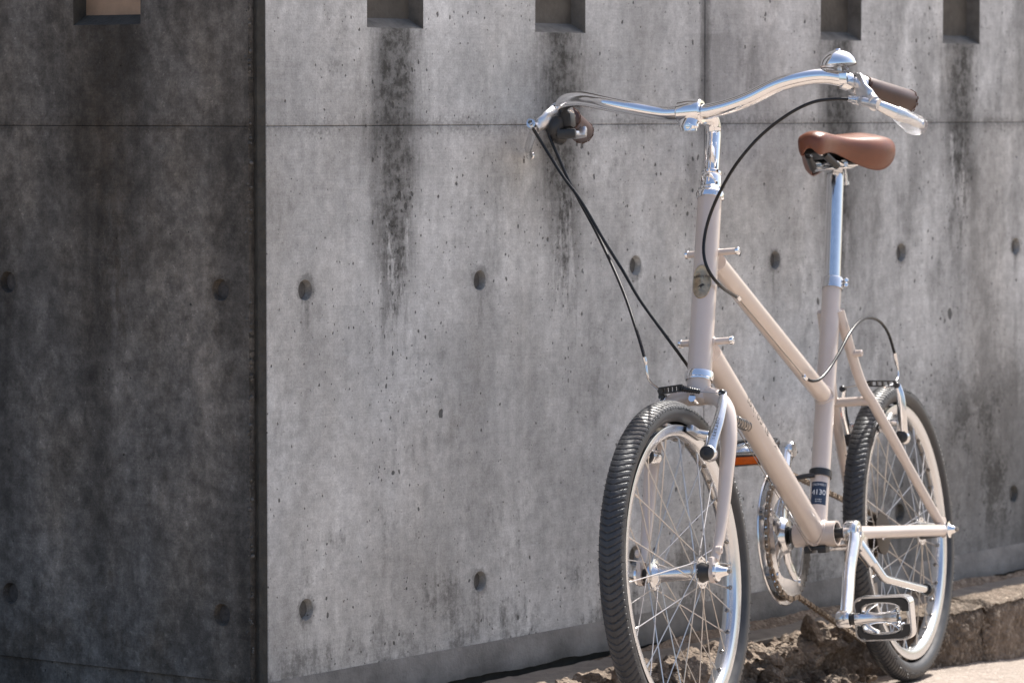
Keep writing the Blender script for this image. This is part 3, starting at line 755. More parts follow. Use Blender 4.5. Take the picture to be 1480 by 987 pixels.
sub(MB().box(V(*(0.7277, -0.2140, 0.6483)), ((.9, .2, .3), (-.2, 1, .1), (-.3, 0, 1)), (.006, .0105, .0075), .003).box(V(*(0.7453, -0.2200, 0.6472)), ((.2, 1, 0), (1, -.2, 0), (0, 0, 1)), (.010, .007, .003), .001), "shift_button", M['satin'], shf, sharp=50)
# --- cables
HR_ = .00245
def cable(pts, name, r=HR_, mat='hose', n=8): return part(MB().tube(spl(pts, n), r, 10), name, M[mat])
c_ = cable([(0.8331, 0.2450, 0.6509), (0.8407, 0.2260, 0.6523), (0.8501, 0.1980, 0.6501), (0.8541, 0.1620, 0.6365), (0.8537, 0.1180, 0.6100), (0.8548, 0.0800, 0.5747), (0.8288, 0.0420, 0.5388), (0.8226, 0.0200, 0.5038), (0.8250, 0.0100, 0.4715), (0.8340, 0.0115, 0.4444), (0.8343, 0.0185, 0.4219), (0.8093, 0.0245, 0.4014), (0.7341, 0.0185, 0.3866)], "brake_cable")
cable([(0.8305, -0.2470, 0.6578), (0.8219, -0.2350, 0.6305), (0.8253, -0.2050, 0.5810), (0.8256, -0.1780, 0.5411), (0.8307, -0.1450, 0.4827), (0.8305, -0.1180, 0.4352), (0.8380, -0.0920, 0.3919), (0.8477, -0.0550, 0.3418), (0.8419, -0.0340, 0.3078), (0.8202, -0.0280, 0.2859), (0.7833, -0.0280, 0.2620)], "gear_cable")
cable([(0.7921, -0.2400, 0.6637), (0.7931, -0.2360, 0.6439), (0.7915, -0.2250, 0.6132), (0.7889, -0.2130, 0.5795), (0.7905, -0.1960, 0.5448), (0.8175, -0.1550, 0.4816), (0.8672, -0.1050, 0.4060), (0.9143, -0.0680, 0.3434), (0.9384, -0.0490, 0.3045)], "brake_cable")
# rear housing from the top tube stop round the seat tube to the rear brake
TS0, TS1 = V(*(0.7179, 0.0155, 0.3848)), V(*(0.4539, 0.0155, 0.2630))
cable([(0.4458, 0.0158, 0.2607), (0.4332, 0.0200, 0.2564), (0.4114, 0.0260, 0.2592), (0.3745, 0.0300, 0.2753), (0.3356, 0.0340, 0.2991), (0.2895, 0.0360, 0.3264), (0.2353, 0.0360, 0.3455), (0.1867, 0.0360, 0.3506), (0.1365, 0.0360, 0.3435), (0.0988, 0.0360, 0.3242), (0.0740, 0.0360, 0.2925)], "brake_cable")
for p, d in ((TS0, TT1-TT0), (TS1, TT0-TT1)):
    d = d.normalized()
    sub(MB().lathe([(-.006, .0026), (-.006, .0036), (.004, .0036), (.005, .0018)], p, d, 14), "cable_stop", M['chrome'], tt)
part(MB().tube([TS0, TS1], .0008, 6), "brake_wire", M['steel'])
part(MB().tube([DT0 + V(.010, -.020, -.004), BB + V(.012, -.006, -.026)], .0007, 6), "gear_wire", M['steel'])
# --- fork
FA = V(WB, 0, 0)
fk = MB()
CR = HT1 - HU*.026
fk.lathe([(-.004, .0195), (-.010, .0175), (-.030, .0175), (-.040, .0165), (-.044, .0120), (-.045, 0)], HT1, HU, 32)
half = [V(.8660, .018, .2450), V(.8755, .0365, .2390), V(.8870, .0510, .2190), V(.9040, .0570, .1830), V(.9240, .0575, .1370), V(.9430, .0570, .0900), V(.9640, .0560, .0480), V(WB-.006, .0550, .0160)]
P = [V(p.x, -p.y, p.z) for p in half[::-1]] + [V(.8630, 0, .2465)] + half
Q = spl(P, 6); k = len(Q)
def fr_r(i):
    a = abs(2*i/(k-1) - 1)                       # 0 at the crown, 1 at the tips
    q = max(0, (a-.5)/.5); c = max(0, 1-a/.2)
    return (.0119 + .0022*c - .0058*q, .0130 + .0015*c - .0058*q)
fk.tube(Q, [fr_r(i) for i in range(k)], 24)
fork = part(fk, "fork", M['paint'])
for s in (1, -1):
    d = MB().box(FA + V(-.002, s*.0545, .006), ((1, 0, 0), (0, 1, 0), (0, 0, 1)), (.0125, .0035, .016), .003)
    d.lathe([(-.0035, .013), (.0035, .013)], FA + V(0, s*.0545, -.002), (0, 1, 0), 20)
    d.lathe([(0, .0062), (.007, .0058), (.008, .0045), (.008, .0026), (.005, .0026), (.005, 0)], FA + V(-.010, s*.057, .030), (0, s, 0), 16)
    sub(d, "fork_dropout", M['paint'], fork)

# --- wheels
def wheel_meshes():
    # tyre with herringbone grooves
    Rc, rt = .2256, .0173; NCH = 150; SEG = NCH*16; m = 34; vs, fs = [], []
    a0 = radians(142)
    for i in range(SEG):
        th = 2*pi*i/SEG
        for j in range(m+1):
            ph = -a0 + 2*a0*j/m; s = ph/radians(72)
            h = 0
            if abs(s) < 1.02:
                q = (th*NCH/(2*pi) - abs(s)**1.35*1.25) % 1.0
                e = min(q, 1-q)
                gro = max(0, 1 - max(0, e-.07)/.055)
                if abs(s) < .10: gro *= .25
                gro = max(gro, .8*max(0, 1-abs(abs(s)-.30)/.07)*(1 if (i//16) % 2 else .2))
                h = .0007 + .0003*(abs(s) > .75) - .0015*gro
            # sidewall thins towards the bead
            r = rt + h - .0012*max(0, abs(ph)-radians(95))
            rr = Rc + r*cos(ph); y = r*sin(ph)*1.02
            if abs(ph) > radians(125): y *= .93
            vs.append((rr*cos(th), y, rr*sin(th)))
    for i in range(SEG):
        i2 = (i+1) % SEG
        for j in range(m): fs.append((i*(m+1)+j, i*(m+1)+j+1, i2*(m+1)+j+1, i2*(m+1)+j))
    tyre = MB().add(vs, fs)
    hair = MB()
    for k in range(230):
        th = random.uniform(0, 2*pi); sg = random.choice((-1, 1)); ph = sg*radians(random.choice((48, 62, 74, 76)) + random.uniform(-2, 2))
        nrm = V(cos(ph)*cos(th), sin(ph), cos(ph)*sin(th)); c = V(Rc*cos(th), 0, Rc*sin(th)) + nrm*(rt+.0002)
        d = (nrm + V(random.uniform(-.3, .3), random.uniform(-.3, .3), random.uniform(-.3, .3))).normalized(); l = random.uniform(.002, .0055)
        hair.tube([c, c + d*l], [.00045, .0002], 4)
    rim = MB()
    P = [(-.0105, .2085), (-.0122, .2085), (-.0126, .2060), (-.0118, .2020), (-.0120, .1985), (-.0100, .1935), (-.0050, .1905), (0, .1900), (.0050, .1905), (.0100, .1935), (.0120, .1985), (.0118, .2020), (.0126, .2060), (.0122, .2085), (.0105, .2085), (.0100, .2000), (-.0100, .2000)]
    rim.lathe(P, (0, 0, 0), (0, 1, 0), 120, closed=True)
    eyes = MB()
    for i in range(36):
        a = 2*pi*i/36; d = V(cos(a), 0, sin(a)); eyes.lathe([(.1900, .0030), (.1893, .0034), (.1886, .0026), (.1886, .0012)], V(0, .0022*(1 if i % 2 else -1), 0), d, 10)
    spk = []
    for side in (1, -1):
        for dr in (1, -1):
            mb = MB(); a = dr*radians(57); hub = V(.0190*cos(a), side*(.0357 + .0018*dr), .0190*sin(a)); rimp = V(.1935, side*.0022, 0)
            u = (rimp-hub).normalized(); mb.tube([hub, rimp - u*.010], .00092, 6); mb.tube([rimp - u*.017, rimp + u*.001], [.0016, .0020], 8)
            mb.tube([hub - V(0, side*dr*.004, 0), hub, hub + u*.004], .0012, 6)
            spk.append(mb)
    return tyre, hair, rim, eyes, spk
tyre_m, hair_m, rim_m, eye_m, spk_m = wheel_meshes()
hubm = MB()
hubm.lathe([(-.0375, .010), (-.0375, .0225), (-.0350, .0228), (-.0335, .0225), (-.0325, .0165), (-.028, .0120), (-.022, .0102), (.022, .0102), (.028, .0120), (.0325, .0165), (.0335, .0225), (.0350, .0228), (.0375, .0225), (.0375, .010)], (0, 0, 0), (0, 1, 0), 36)
wheel_objs = []
def mk_wheel(loc, steer, front):
    w = link("wheel", None, bike, UP + loc)
    if steer:
        k = V(-HU.x*-1, 0, HU.z) if False else HU
        w.rotation_euler = Matrix.Rotation(steer, 3, HU).to_euler()
    return w
fw = mk_wheel(FA, STEER, True); rw = mk_wheel(V(0, 0, 0), 0, False)
ty = sub(tyre_m, "tyre", M['rubber'], fw, sharp=34); ha = sub(hair_m, "rubber_hair", M['rubber'], fw, kind='stuff')
ri = sub(rim_m, "rim", M['rim'], fw, sharp=30); ey = sub(eye_m, "spoke_eyelet", M['steel'], fw, kind='stuff')
hu = sub(hubm, "hub", M['alloy'], fw, sharp=35)
sp_o = [m.build("spoke", M['spoke'], fw) for m in spk_m]
def dup(o, par): c = o.copy(); COL.objects.link(c); c.parent = par; return c
for o in (ty, ha, ri, ey, hu): dup(o, rw)
rw.rotation_euler = (0, 0, 0)
first = [True]*4
for w in (fw, rw):
    for i in range(36):
        side = i % 2; dr = (i//2) % 2; v = side*2 + dr
        if w is fw and first[v]: o = sp_o[v]; first[v] = False
        else: o = dup(sp_o[v], w)
        o.rotation_euler = (0, -radians(10*i), 0)
# axle hardware
def nuts(par, y0, cone, nut):
    for s in (1, -1):
        mb = MB(); mb.lathe([(.0365, .0150), (.0395, .0140), (y0-.0075, .0110), (y0-.004, .0090)], (0, 0, 0), (0, s, 0), 28)
        sub(mb, "hub_seal", M['plastic'], par)
        mb = MB().lathe([(y0+.0035, .0), (y0+.0036, .0135), (y0+.007, .0135), (y0+.0075, .0105), (y0+nut*.7, .0070), (y0+nut, .0055), (y0+nut+.001, .004), (y0+nut+.001, 0)], (0, 0, 0), (0, s, 0), 24)
        sub(mb, "axle_nut", M['chrome'], par, sharp=30)
        sub(MB().lathe([(y0+nut, 0), (y0+nut+.002, .0036), (y0+nut+.0055, .0034), (y0+nut+.006, 0)], (0, 0, 0), (0, s, 0), 12), "axle_end", M['steel'], par)
nuts(fw, .0545, .01, .021); nuts(rw, .0775, .01, .016)
# tyre name on the left side of the front tyre
def tyre_text(par, th0, txt):
    def mp(x, y):
        th = th0 - x/.223; r = .2225 + y; return V(r*cos(th), .0188, r*sin(th))
    text_mesh(txt, .0095, mp, "tyre_lettering", M['print'] if False else M['rubber'], par)
tyre_text(fw, radians(-25), "20x1.50")

# --- V brakes
def vbrake(piv, top, blade_off, lett, shoe_r, par_kind, axlex, s_off=1):
    out = []
    for s in (1, -1):
        p = V(piv[0], s*piv[1], piv[2]); t = V(top[0], s*top[1], top[2])
        md = lerp(p, t, .5) + V(.004, s*.005, 0)
        pts = spl([p - (t-p)*.06, lerp(p, t, .22) + V(.003, s*.002, 0), md, lerp(p, t, .8) + V(.002, s*.004, 0), t], 6); k = len(pts)
        mb = MB().tube(pts, [(.0072 - .0030*i/k, .0105 - .0050*i/k) for i in range(k)], 16, up=(1, 0, 0))
        mb.lathe([(-.012, .0115), (.006, .0115), (.008, .0100), (.008, 0)], p, (1, s*.15, .12), 22)
        arm = part(mb, "brake_arm", M['alloy'])
        sub(MB().lathe([(.0075, .0105), (.0110, .0100), (.0125, .0080), (.0125, .003), (.011, .003), (.011, 0)], p, (1, s*.15, .12), 20), "pivot_cap", M['plastic'], arm)
        sub(MB().lathe([(-.018, 0), (-.018, .009), (-.016, .0095), (-.012, .0095)], p, (1, s*.15, .12), 18), "pivot_spring", M['steel'], arm)
        sub(MB().lathe([(-.004, .0052), (.006, .0052), (.0075, .0040), (.0075, 0)], t, (1, 0, .1), 14), "arm_bolt", M['plastic'], arm)
        out.append((arm, pts, p, t, s))
    return out
FBR = vbrake((.9545, .0440, .1650), (.8865, .0460, .2480), 0, True, .2, 'f', WB)
arm, pts, p, t, s = FBR[0]
adir = (t-p).normalized()
nx = V(.85, .30, .35); nx = (nx - adir*nx.dot(adir)).normalized(); sid = adir.cross(nx)
oc = lerp(p, t, .37) + V(.004, .004, 0) + nx*.0098
text_mesh("TEKTRO", .0082, lambda x, y: oc + adir*x + sid*y, "brake_lettering", M['plastic'], arm, spacing=1.15)
# rear brake sits behind the seat stays
RBR = vbrake((.0880, .0440, .1560), (.1010, .0460, .2400), 0, False, .2, 'r', 0)
def shoe(cx, cz, arm_list):
    ax = V(cx, 0, cz)
    return ax
for br, ctr in ((FBR, FA), (RBR, V(0, 0, 0))):
    for arm, pts, p, t, s in br:
        rad = (lerp(p, t, .30) - ctr); rad.y = 0; tang = V(-rad.z, 0, rad.x).normalized(); rn = rad.normalized()
        c = ctr + rn*.2035 + V(0, s*.0195, 0)
        sub(MB().box(c, (tang, (0, 1, 0), rn), (.026, .0055, .0052), .003), "brake_shoe", M['satin'], arm)
        sub(MB().box(c - V(0, s*.0058, 0), (tang, (0, 1, 0), rn), (.025, .0012, .0048), .0006), "brake_pad", M['plastic'], arm)
        mid = lerp(p, t, .28); cc = V(c.x, c.y, c.z)
        sub(MB().tube([cc, lerp(cc, mid, .5), mid + V(-.004, s*.010, 0)], [.0058, .0062, .0050], 14), "shoe_post", M['alloy'], arm)
TL, TR = FBR[0][3], FBR[1][3]
part(MB().tube(spl([(0.9394, -0.0495, 0.3065), (0.9384, -0.0480, 0.2965), (0.9386, -0.0465, 0.2797), (0.9285, -0.0460, 0.2696), (0.9088, -0.0450, 0.2611)], 6), [.0032]*6+[.0021]*19, 12), "brake_noodle", M['alloy'])
lk = MB(); a_, b_ = TR + V(.008, .001, .009), TR + V(.008, .030, .011)
ldir = (b_-a_).normalized()
for dz in (-.0042, .0042): lk.box(lerp(a_, b_, .5) + V(0, 0, dz), (ldir, (0, 0, 1), ldir.cross(V(0, 0, 1))), (.018, .0012, .0035), .0006)
for k in range(5): lk.box(lerp(a_, b_, .05+.22*k), (ldir, (0, 0, 1), ldir.cross(V(0, 0, 1))), (.0014, .0045, .0032))
lk.lathe([(-.004, 0), (-.004, .0045), (.004, .0045), (.004, 0)], a_, (1, 0, 0), 14)
part(lk, "noodle_link", M['plastic'])
e_ = lerp(TR, TL, .66) + V(.008, 0, .004)
bo = MB(); prof = []
L_ = (e_-b_).length
for k in range(9): prof += [(L_*k/9, .0030), (L_*(k+.25)/9, .0052 - .0002*k), (L_*(k+.5)/9, .0052-.0002*k), (L_*(k+.8)/9, .0030)]
bo.lathe([(0, 0)] + prof + [(L_, 0)], b_, e_-b_, 16)
part(bo, "cable_boot", M['plastic'], sharp=60)
part(MB().tube([e_, TL + V(.007, 0, 0)], .0008, 6), "brake_wire", M['spoke'])
# small bolt and reflector tab on the crown, spring under the down tube
part(MB().lathe([(-.012, .0035), (.003, .0035), (.003, .0058), (.0075, .0055), (.0075, 0)], V(.884, 0, .2415), HF, 14), "crown_bolt", M['chrome'])
s0_, s1_ = V(*(0.7792, 0.0120, 0.2110)), V(*(0.6863, 0.0040, 0.1963)); sa_ = (s1_-s0_).normalized(); sb_ = sa_.orthogonal().normalized(); sc_ = sa_.cross(sb_)
sp_ = [lerp(s0_, s1_, k/110) + (sb_*cos(2*pi*k/14) + sc_*sin(2*pi*k/14))*.0075 for k in range(111)]
part(MB().tube(sp_, .0011, 6), "steering_spring", M['steel'])
TLr, TRr = RBR[0][3], RBR[1][3]
part(MB().tube(spl([(0.0740, 0.0360, 0.2925), (0.0686, 0.0360, 0.2767), (0.0624, 0.0360, 0.2642), (0.0689, 0.0360, 0.2509), (0.0992, 0.0360, 0.2415), (0.1231, 0.0320, 0.2379)], 6), [.0034]*8+[.0021]*23, 12), "brake_noodle", M['alloy'])
lk2 = MB(); a2, b2 = TLr + V(.006, .0, .003), lerp(TLr, TRr, .50) + V(.006, 0, .006); l2 = (b2-a2).normalized()
for dz in (-.004, .004): lk2.box(lerp(a2, b2, .5) + V(0, 0, dz), (l2, (0, 0, 1), l2.cross(V(0, 0, 1))), ((b2-a2).length/2, .0012, .0035), .0006)
for k in range(5): lk2.box(lerp(a2, b2, .06+.21*k), (l2, (0, 0, 1), l2.cross(V(0, 0, 1))), (.0014, .0045, .0032))
part(lk2, "noodle_link", M['plastic'])
part(MB().tube([b2, TRr + V(.006, 0, .002)], [.0010, .0010], 6), "brake_wire", M['spoke'])
sub(MB().lathe([(0, .0045), (.012, .0050), (.020, .0030)], b2, (TRr-b2), 14), "wire_boot", M['plastic'], bike).location = UP

# --- crankset
CL = V(.525, .080, -.1035); CRr = V(.2925, -.080, .1505)
def crank(y0, end, s):
    a = BB + V(0, y0, 0); d = end - a
    pts = spl([a, a + d*.12 + V(0, s*.002, 0), a + d*.42 + V(0, -s*.001, 0), a + d*.75 + V(0, s*.0, 0), end], 7); k = len(pts)
    mb = MB().tube(pts, [(.0095, .0165 - .0038*min(1, i/(k*.3)) - .0006*(i > k*.5)) for i in range(k)], 20, up=(0, 1, 0))
    for c, r in ((a, .0185), (end, .0135)):
        mb.lathe([(-.0125, 0), (-.0125, r*.85), (-.0095, r), (.0060, r), (.0085, r*.92), (.0095, r*.7), (.0095, 0)], c, (0, s, 0), 28)
    ob = part(mb, "crank_arm", M['alloy'], sharp=45)
    sub(MB().lathe([(.0093, .0098), (.0108, .0095), (.0108, .0072), (.0070, .0066), (.0070, .0042), (.0092, .0040), (.0092, 0)], a, (0, s, 0), 20), "crank_bolt", M['satin'], ob, sharp=30)
    return ob
crank(.060, CL, 1)
cr2 = crank(-.066, CRr, -1)
CC = BB + V(0, -.0470, 0)
# chainring: toothed ring, five curved spider arms, outer guard
NT = 48
def ring_pts(r_of, n): return [CC + V(cos(2*pi*i/n)*r_of(i), 0, sin(2*pi*i/n)*r_of(i)) for i in range(n)]
n = NT*6
outer = ring_pts(lambda i: .0965 + .0042*(1 if (i % 6) in (2, 3) else (.35 if (i % 6) in (1, 4) else -.2)), n); inner = ring_pts(lambda i: .0720 + .004*cos(5*(2*pi*i/n - .5)), n)
cg = part(MB().strip(outer, inner, V(0, .0022, 0), closed=True), "chainring", M['alloy'], sharp=30)
sp = MB()
for k in range(5):
    a = 2*pi*k/5 + .5
    P = [CC + V(cos(a)*.014, -.006, sin(a)*.014), CC + V(cos(a+.10)*.040, -.007, sin(a+.10)*.040), CC + V(cos(a+.06)*.064, -.004, sin(a+.06)*.064), CC + V(cos(a)*.084, -.001, sin(a)*.084)]
    sp.tube(spl(P, 5), [(.0045, .0150)]*6+[(.0042, .0120)]*5+[(.0036, .0105)]*5, 14, up=(0, 1, 0))
    sp.lathe([(-.006, 0), (-.006, .0055), (.004, .0055), (.004, 0)], CC + V(cos(a)*.0835, 0, sin(a)*.0835), (0, 1, 0), 14)
sp.lathe([(-.014, .008), (-.014, .026), (-.006, .030), (.003, .024), (.004, .010)], CC, (0, 1, 0), 32)
sub(sp, "spider", M['alloy'], cg, sharp=45)
sub(MB().lathe([(-.0115, .0855), (-.0115, .1068), (-.0100, .1080), (-.0080, .1068), (-.0080, .0855)], CC, (0, 1, 0), 96, closed=True), "chain_guard", M['alloy'], cg, sharp=35)
# chain path
CP = 0.0975
def chain_path():
    y = CC.y + .001; P = []
    rc, rp = .031, .021; A = V(0, 0, 0); pul = V(.020, 0, -.170)
    # upper tangent, chainring front arc, lower tangent
    a1 = radians(113) - .18; a2 = radians(-102)
    up_end = V(A.x + rc*cos(radians(100)), 0, A.z + rc*sin(radians(100)))
    P.append(up_end)
    st_ = BB + V(cos(a1)*CP, 0, sin(a1)*CP)
    for i in range(1, 14): P.append(lerp(up_end, st_, i/14))
    for i in range(30): a = a1 + (a2-a1)*i/29; P.append(BB + V(cos(a)*CP, 0, sin(a)*CP))
    lo_end = pul + V(.004, 0, -rp)
    for i in range(1, 15): P.append(lerp(P[42], lo_end, i/15) if False else lerp(BB + V(cos(a2)*CP, 0, sin(a2)*CP), lo_end, i/15))
    for i in range(8): a = radians(-85 - 150*i/7); P.append(pul + V(cos(a)*rp, 0, sin(a)*rp))
    p2 = V(.030, 0, -.085)
    for i in range(6): a = radians(-30 + 130*i/5); P.append(p2 + V(cos(a)*.018, 0, sin(a)*.018))
    for i in range(14): a = radians(250 - 150*i/13); P.append(A + V(cos(a)*rc, 0, sin(a)*rc))
    return [V(p.x, y, p.z) for p in P]
def make_chain():
    P = chain_path(); P.append(P[0]); L = [0]
    for i in range(1, len(P)): L.append(L[-1] + (P[i]-P[i-1]).length)
    n = round(L[-1]/.0127); n += n % 2; mb = MB()
    def at(s):
        s %= L[-1]; i = max(k for k in range(len(L)) if L[k] <= s + 1e-9); i = min(i, len(P)-2)
        return lerp(P[i], P[i+1], (s-L[i])/max(1e-9, L[i+1]-L[i]))
    for k in range(n):
        a, b = at(L[-1]*k/n), at(L[-1]*(k+1)/n); d = (b-a).normalized(); nn = d.cross(V(0, 1, 0)); w = .0030 if k % 2 else .0017
        for s in (1, -1):
            c = (a+b)/2 + V(0, s*w, 0); h = (b-a).length/2
            prof = [(-h-.0038, 0), (-h-.002, .0036), (-h+.002, .0038), (0, .0026), (h-.002, .0038), (h+.002, .0036), (h+.0038, 0), (h+.002, -.0036), (h-.002, -.0038), (0, -.0026), (-h+.002, -.0038), (-h-.002, -.0036)]
            vs = [c + d*x + nn*z + V(0, q, 0) for q in (-.0005, .0005) for x, z in prof]
            m = len(prof); mb.add(vs, [tuple(range(m)), tuple(range(m, 2*m))] + [(i, (i+1) % m, m+(i+1) % m, m+i) for i in range(m)])
        mb.lathe([(-.0040, 0), (-.0040, .0020), (.0040, .0020), (.0040, 0)], a, (0, 1, 0), 8)
        mb.lathe([(-.0014, .0038), (.0014, .0038)], a, (0, 1, 0), 8)
    return part(mb, "chain", M['chain'], kind='stuff')
make_chain()
# rear sprockets and derailleur
cs_ = MB()
for i, r in enumerate((.022, .024, .026, .0285, .031, .0335, .036)):
    cs_.lathe([(0, .012), (0, r*.93), (.0005, r), (.0018, r), (.0023, r*.93), (.0023, .012)], V(0, -.058 + i*.0045, 0), (0, 1, 0), 40)
sub(cs_, "sprocket_cluster", M['cog'], rw)
dr = MB()
yy = CC.y - .004
dr.tube(spl([V(.004, -.072, -.020), V(.022, -.070, -.045), V(.050, -.060, -.060), V(.060, -.054, -.078)], 5), [(.012, .010)]*16, 14)
dr.box(V(.055, -.056, -.062), ((1, 0, .3), (0, 1, 0), (-.3, 0, 1)), (.020, .012, .015), .005)
der = part(dr, "rear_derailleur", M['plastic'])
for c, r in ((V(.030, CC.y+.001, -.085), .0165), (V(.020, CC.y+.001, -.170), .0165)):
    sub(MB().lathe([(-.002, 0), (-.002, r), (.002, r), (.002, 0)], c, (0, 1, 0), 24), "jockey_wheel", M['plastic'], der)
for y in (CC.y-.007, CC.y+.008):
    sub(MB().tube([V(.031, y, -.080), V(.024, y, -.13), V(.020, y, -.172)], [(.0012, .012), (.0012, .009), (.0012, .011)], 10, up=(0, 1, 0)), "derailleur_cage", M['steel'], der)

# --- pedals
def pedal(center, vdir, s, reflector):
    """platform spanned by the spindle direction y and vdir; fwd is its normal"""
    y = V(0, s, 0); v = Vector(vdir).normalized(); f = V(1, 0, 0); f = (f - v*f.dot(v)).normalized()
    c = Vector(center); w2, h2, th = .0445, .0335, .0105
    def pt(a, b, d=0): return c + y*a + v*b + f*d
    def rr(w, h, r, n=7):
        out = []
        for (sx, sy, a0) in ((1, 1, 0), (-1, 1, pi/2), (-1, -1, pi), (1, -1, 3*pi/2)):
            for i in range(n): a = a0 + pi/2*i/(n-1); out.append((sx*(w-r) + cos(a)*r, sy*(h-r) + sin(a)*r))
        return out
    mb = MB(); o, i_ = rr(w2, h2, .013), rr(w2-.0026, h2-.0026, .0106)
    mb.strip([pt(a, b, -th) for a, b in o], [pt(a, b, -th) for a, b in i_], f*2*th, closed=True)
    for side in (1, -1):       # lining of the two openings
        N_ = 17; A, B = [], []
        for k in range(N_):
            a = pi*k/(N_-1); x = .0295*cos(a); z = .0085 + .0142*sin(a)**.6
            A.append(pt(x-.003, side*z, -th*.8)); B.append(pt((x*1.05)-.003, side*(z+.0018), -th*.8))
        mb.strip(A, B, f*2*th*.8)
    mb.tube(spl([pt(.012, .008), pt(.022, .016), pt(.020, .024)], 5), [(.0075, .0026)]*11, 10, up=f)
    mb.tube(spl([pt(.012, -.008), pt(.022, -.016), pt(.020, -.024)], 5), [(.0075, .0026)]*11, 10, up=f)
    mb.tube(spl([pt(-.030, .006), pt(-.024, .014), pt(-.012, .021)], 5), [(.0075, .0026)]*11, 10, up=f)
    mb.tube(spl([pt(-.030, -.006), pt(-.024, -.014), pt(-.012, -.021)], 5), [(.0075, .0026)]*11, 10, up=f)
    mb.box(pt(w2-.004, 0), (y, v, f), (.0035, .014, th*.85), .0015)
    mb.box(pt(-w2+.005, 0), (y, v, f), (.0045, .016, th*.9), .002)
    mb.lathe([(-.0445, .0128), (-.036, .0128), (-.030, .0108), (-.012, .0080), (.004, .0086), (.006, .0100), (.021, .0100), (.0215, .0085), (.0205, .0080), (.0195, .0078)], c, y, 28)
    ped = part(mb, "pedal", M['alloy'], sharp=40)
    sub(MB().lathe([(.0195, .0080), (.0195, 0)], c, y, 20), "bearing_cap", M['plastic'], ped)
    sub(MB().lathe([(-.062, .0), (-.062, .0075), (-.052, .0075), (-.052, .0095), (-.0445, .0095), (-.0445, 0)], c, y, 18), "spindle", M['plastic'], ped)
    for side in (1, -1):       # black tread rubber, C shaped
        N_ = 25; A, B = [], []
        for k in range(N_):
            a = pi*k/(N_-1); ca, sa = cos(a), sin(a)
            ex = .72; x = (w2-.0034)*(abs(ca)**.42)*(1 if ca > 0 else -1); z = .010 + (h2-.0034-.010)*(sa**.42 if sa > 0 else 0)
            xi = .033*(abs(ca)**.8)*(1 if ca > 0 else -1) - .002; zi = .010 + .0148*(sa**.55 if sa > 0 else 0)
            A.append(pt(x, side*z, -th-.0006)); B.append(pt(xi, side*zi, -th-.0006))
        sub(MB().strip(A, B, f*(2*th+.0012)), "tread_rubber", M['plastic'], ped)
    if reflector:
        for sd in (1, -1):
            sub(MB().box(pt(.002, sd*(h2+.0015)), (y, f, v), (.026, .0062, .0018), .0008), "pedal_reflector", M['amber'], ped)
            sub(MB().box(pt(.002, sd*(h2+.0002)), (y, f, v), (.0295, .0085, .0016), .0006), "reflector_holder", M['plastic'], ped)
    return ped
pedal(CL + V(0, .0620, -.0005), (.06, 0, 1), 1, False)
pedal(CRr + V(0, -.0620, 0), (.94, 0, -.34), -1, True)

# --- kickstand
ks = MB()
kp = [V(*(0.2998, 0.0400, -0.0138)), V(*(0.2943, 0.0500, -0.0384)), V(*(0.2685, 0.0580, -0.0601)), V(*(0.2075, 0.0620, -0.0722)), V(*(0.0822, 0.0660, -0.0913))]
ks.tube([kp[0], lerp(kp[0], kp[2], .3), lerp(kp[0], kp[2], .86), lerp(kp[0], kp[2], .95), lerp(kp[2], kp[4], .05), lerp(kp[2], kp[4], .14), kp[4]], [(.0085, .0075), (.0075, .007), .0066, .0067, .0067, .0066, .0064], 18)
ko = part(ks, "kickstand", M['alloy'])
kb = MB().box(kp[0] + V(.010, -.006, .012), ((.8, 0, .4), (0, 1, 0), (-.4, 0, .8)), (.018, .010, .016), .004).box(V(.325, .012, -.004), ((1, 0, 0), (0, 1, 0), (0, 0, 1)), (.026, .026, .005), .002)
kb.tube([kp[0] + V(.02, -.01, .02), kp[1] + V(.004, 0, .004)], [.012, .0095], 14)
sub(kb, "stand_bracket", M['alloy'], ko, sharp=40)
dk = (kp[4]-kp[3]).normalized()
sub(MB().lathe([(-.006, .0068), (-.006, .0100), (.006, .0105), (.010, .0085), (.011, 0)], kp[4], dk, 20), "stand_foot", M['plastic'], ko)

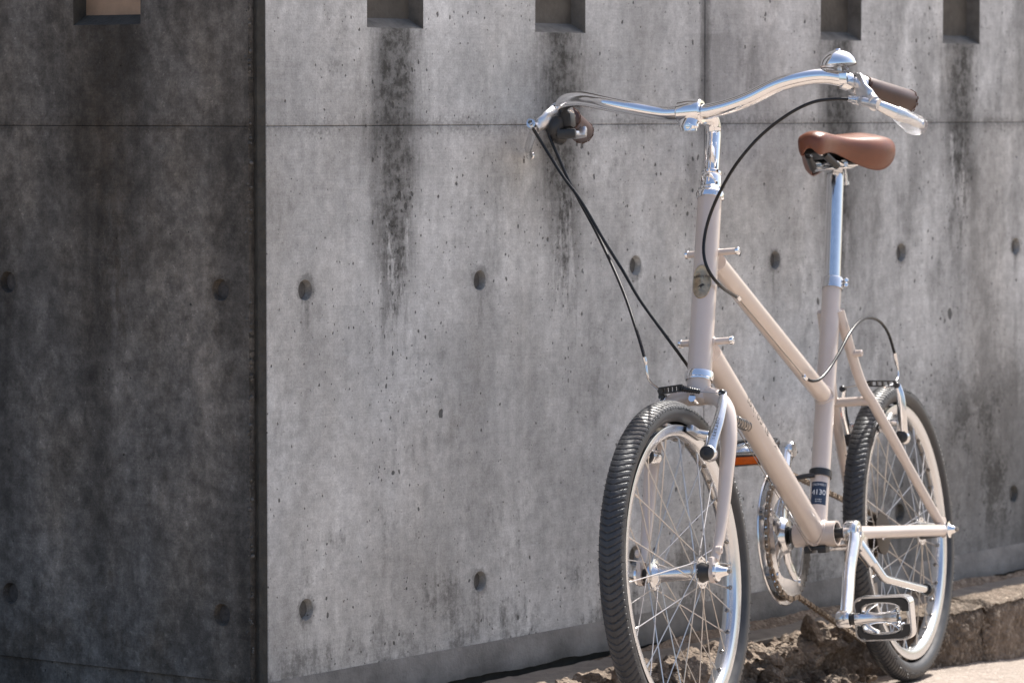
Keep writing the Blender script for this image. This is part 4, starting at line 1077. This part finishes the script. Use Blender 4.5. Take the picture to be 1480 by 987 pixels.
# --- saddle
def saddle():
    # sections from nose to tail: x, half width, top z, shoulder drop z, skirt bottom z, side inset
    secs = [(.3190, .005, .6270, .6240, .6190), (.3170, .0150, .6370, .6250, .6110), (.3100, .0210, .6440, .6280, .6070), (.2960, .0245, .6475, .6310, .6090), (.2760, .0265, .6470, .6310, .6110), (.2540, .0300, .6450, .6290, .6090),
            (.2300, .0380, .6435, .6250, .6020), (.2050, .0500, .6440, .6210, .5930), (.1800, .0620, .6465, .6180, .5860), (.1550, .0710, .6490, .6160, .5830), (.1300, .0755, .6500, .6160, .5850), (.1080, .0735, .6485, .6170, .5910), (.0900, .0650, .6450, .6180, .5990), (.0780, .0500, .6400, .6190, .6070), (.0710, .0310, .6340, .6200, .6120), (.0690, .0100, .6280, .6210, .6150)]
    n = 25; rows = []
    def interp(k):
        i = min(int(k), len(secs)-2); t = k-i
        a = secs[max(i-1, 0)], secs[i], secs[i+1], secs[min(i+2, len(secs)-1)]
        return [.5*(2*a[1][q] + (a[2][q]-a[0][q])*t + (2*a[0][q]-5*a[1][q]+4*a[2][q]-a[3][q])*t*t + (3*a[1][q]-a[0][q]-3*a[2][q]+a[3][q])*t**3) for q in range(5)]
    R_ = 57; vs, fs = [], []
    for k in range(R_):
        x, hw, zt, zs, zb = interp(k*(len(secs)-1)/(R_-1))
        for j in range(n):
            u = -1 + 2*j/(n-1); au = abs(u); sg = 1 if u > 0 else -1
            if au < .55:
                a = au/.55; y = hw*.80*a; z = zt - (zt-zs)*.34*a**2.2
                if hw > .05: z -= .0016*max(0, 1-a*2.2)
            elif au < .85:
                a = (au-.55)/.30; q = a*pi/2; y = hw*(.80 + .20*sin(q)); z = zt - (zt-zs)*.34 - (zt-zs)*.66*(1-cos(q))
            else:
                a = (au-.85)/.15; y = hw*(1 - .24*a**2.0); z = zs + (zb-zs)*sin(a*pi/2)**.9
            vs.append((x, sg*y, z))
    for k in range(R_-1):
        for j in range(n-1): a = k*n+j; fs.append((a, a+1, a+n+1, a+n))
    fs.append(tuple(range(n))); fs.append(tuple((R_-1)*n + j for j in range(n))[::-1])
    me = MB().add(vs, fs)
    s = part(me, "saddle", M['leather'], sharp=70)
    md = s.modifiers.new("thickness", 'SOLIDIFY'); md.thickness = .003; md.offset = -1
    sb = s.modifiers.new("round", 'SUBSURF'); sb.levels = 1; sb.render_levels = 1
    # underside shell, rails, springs
    m2 = MB(); vs, fs = [], []
    for k in range(R_):
        x, hw, zt, zs, zb = interp(k*(len(secs)-1)/(R_-1))
        for j in range(9):
            u = -1 + j/4; vs.append((x*.97 + .006, u*hw*.74, zb + .006 + (1-u*u)*.010))
    for k in range(2, R_-3):
        for j in range(8): a = k*9+j; fs.append((a, a+1, a+10, a+9))
    sub(m2.add(vs, fs), "underside_shell", M['plastic'], s)
    for sg in (1, -1):
        r = MB().tube(spl([V(.292, sg*.006, .614), V(.275, sg*.014, .606), V(.245, sg*.0215, .5965), V(.200, sg*.0215, .5960), V(.165, sg*.0225, .5965), V(.130, sg*.032, .604), V(.105, sg*.040, .612)], 6), .0036, 12)
        sub(r, "saddle_rail", M['chrome'], s)
    m3 = MB().box(V(.280, 0, .613), ((1, 0, .3), (0, 1, 0), (-.3, 0, 1)), (.016, .016, .006), .003)
    m3.tube([V(.285, .013, .610), V(.248, .020, .592)], .006, 10); m3.tube([V(.285, -.013, .610), V(.248, -.020, .592)], .006, 10)
    sub(m3, "nose_bracket", M['plastic'], s)
saddle()
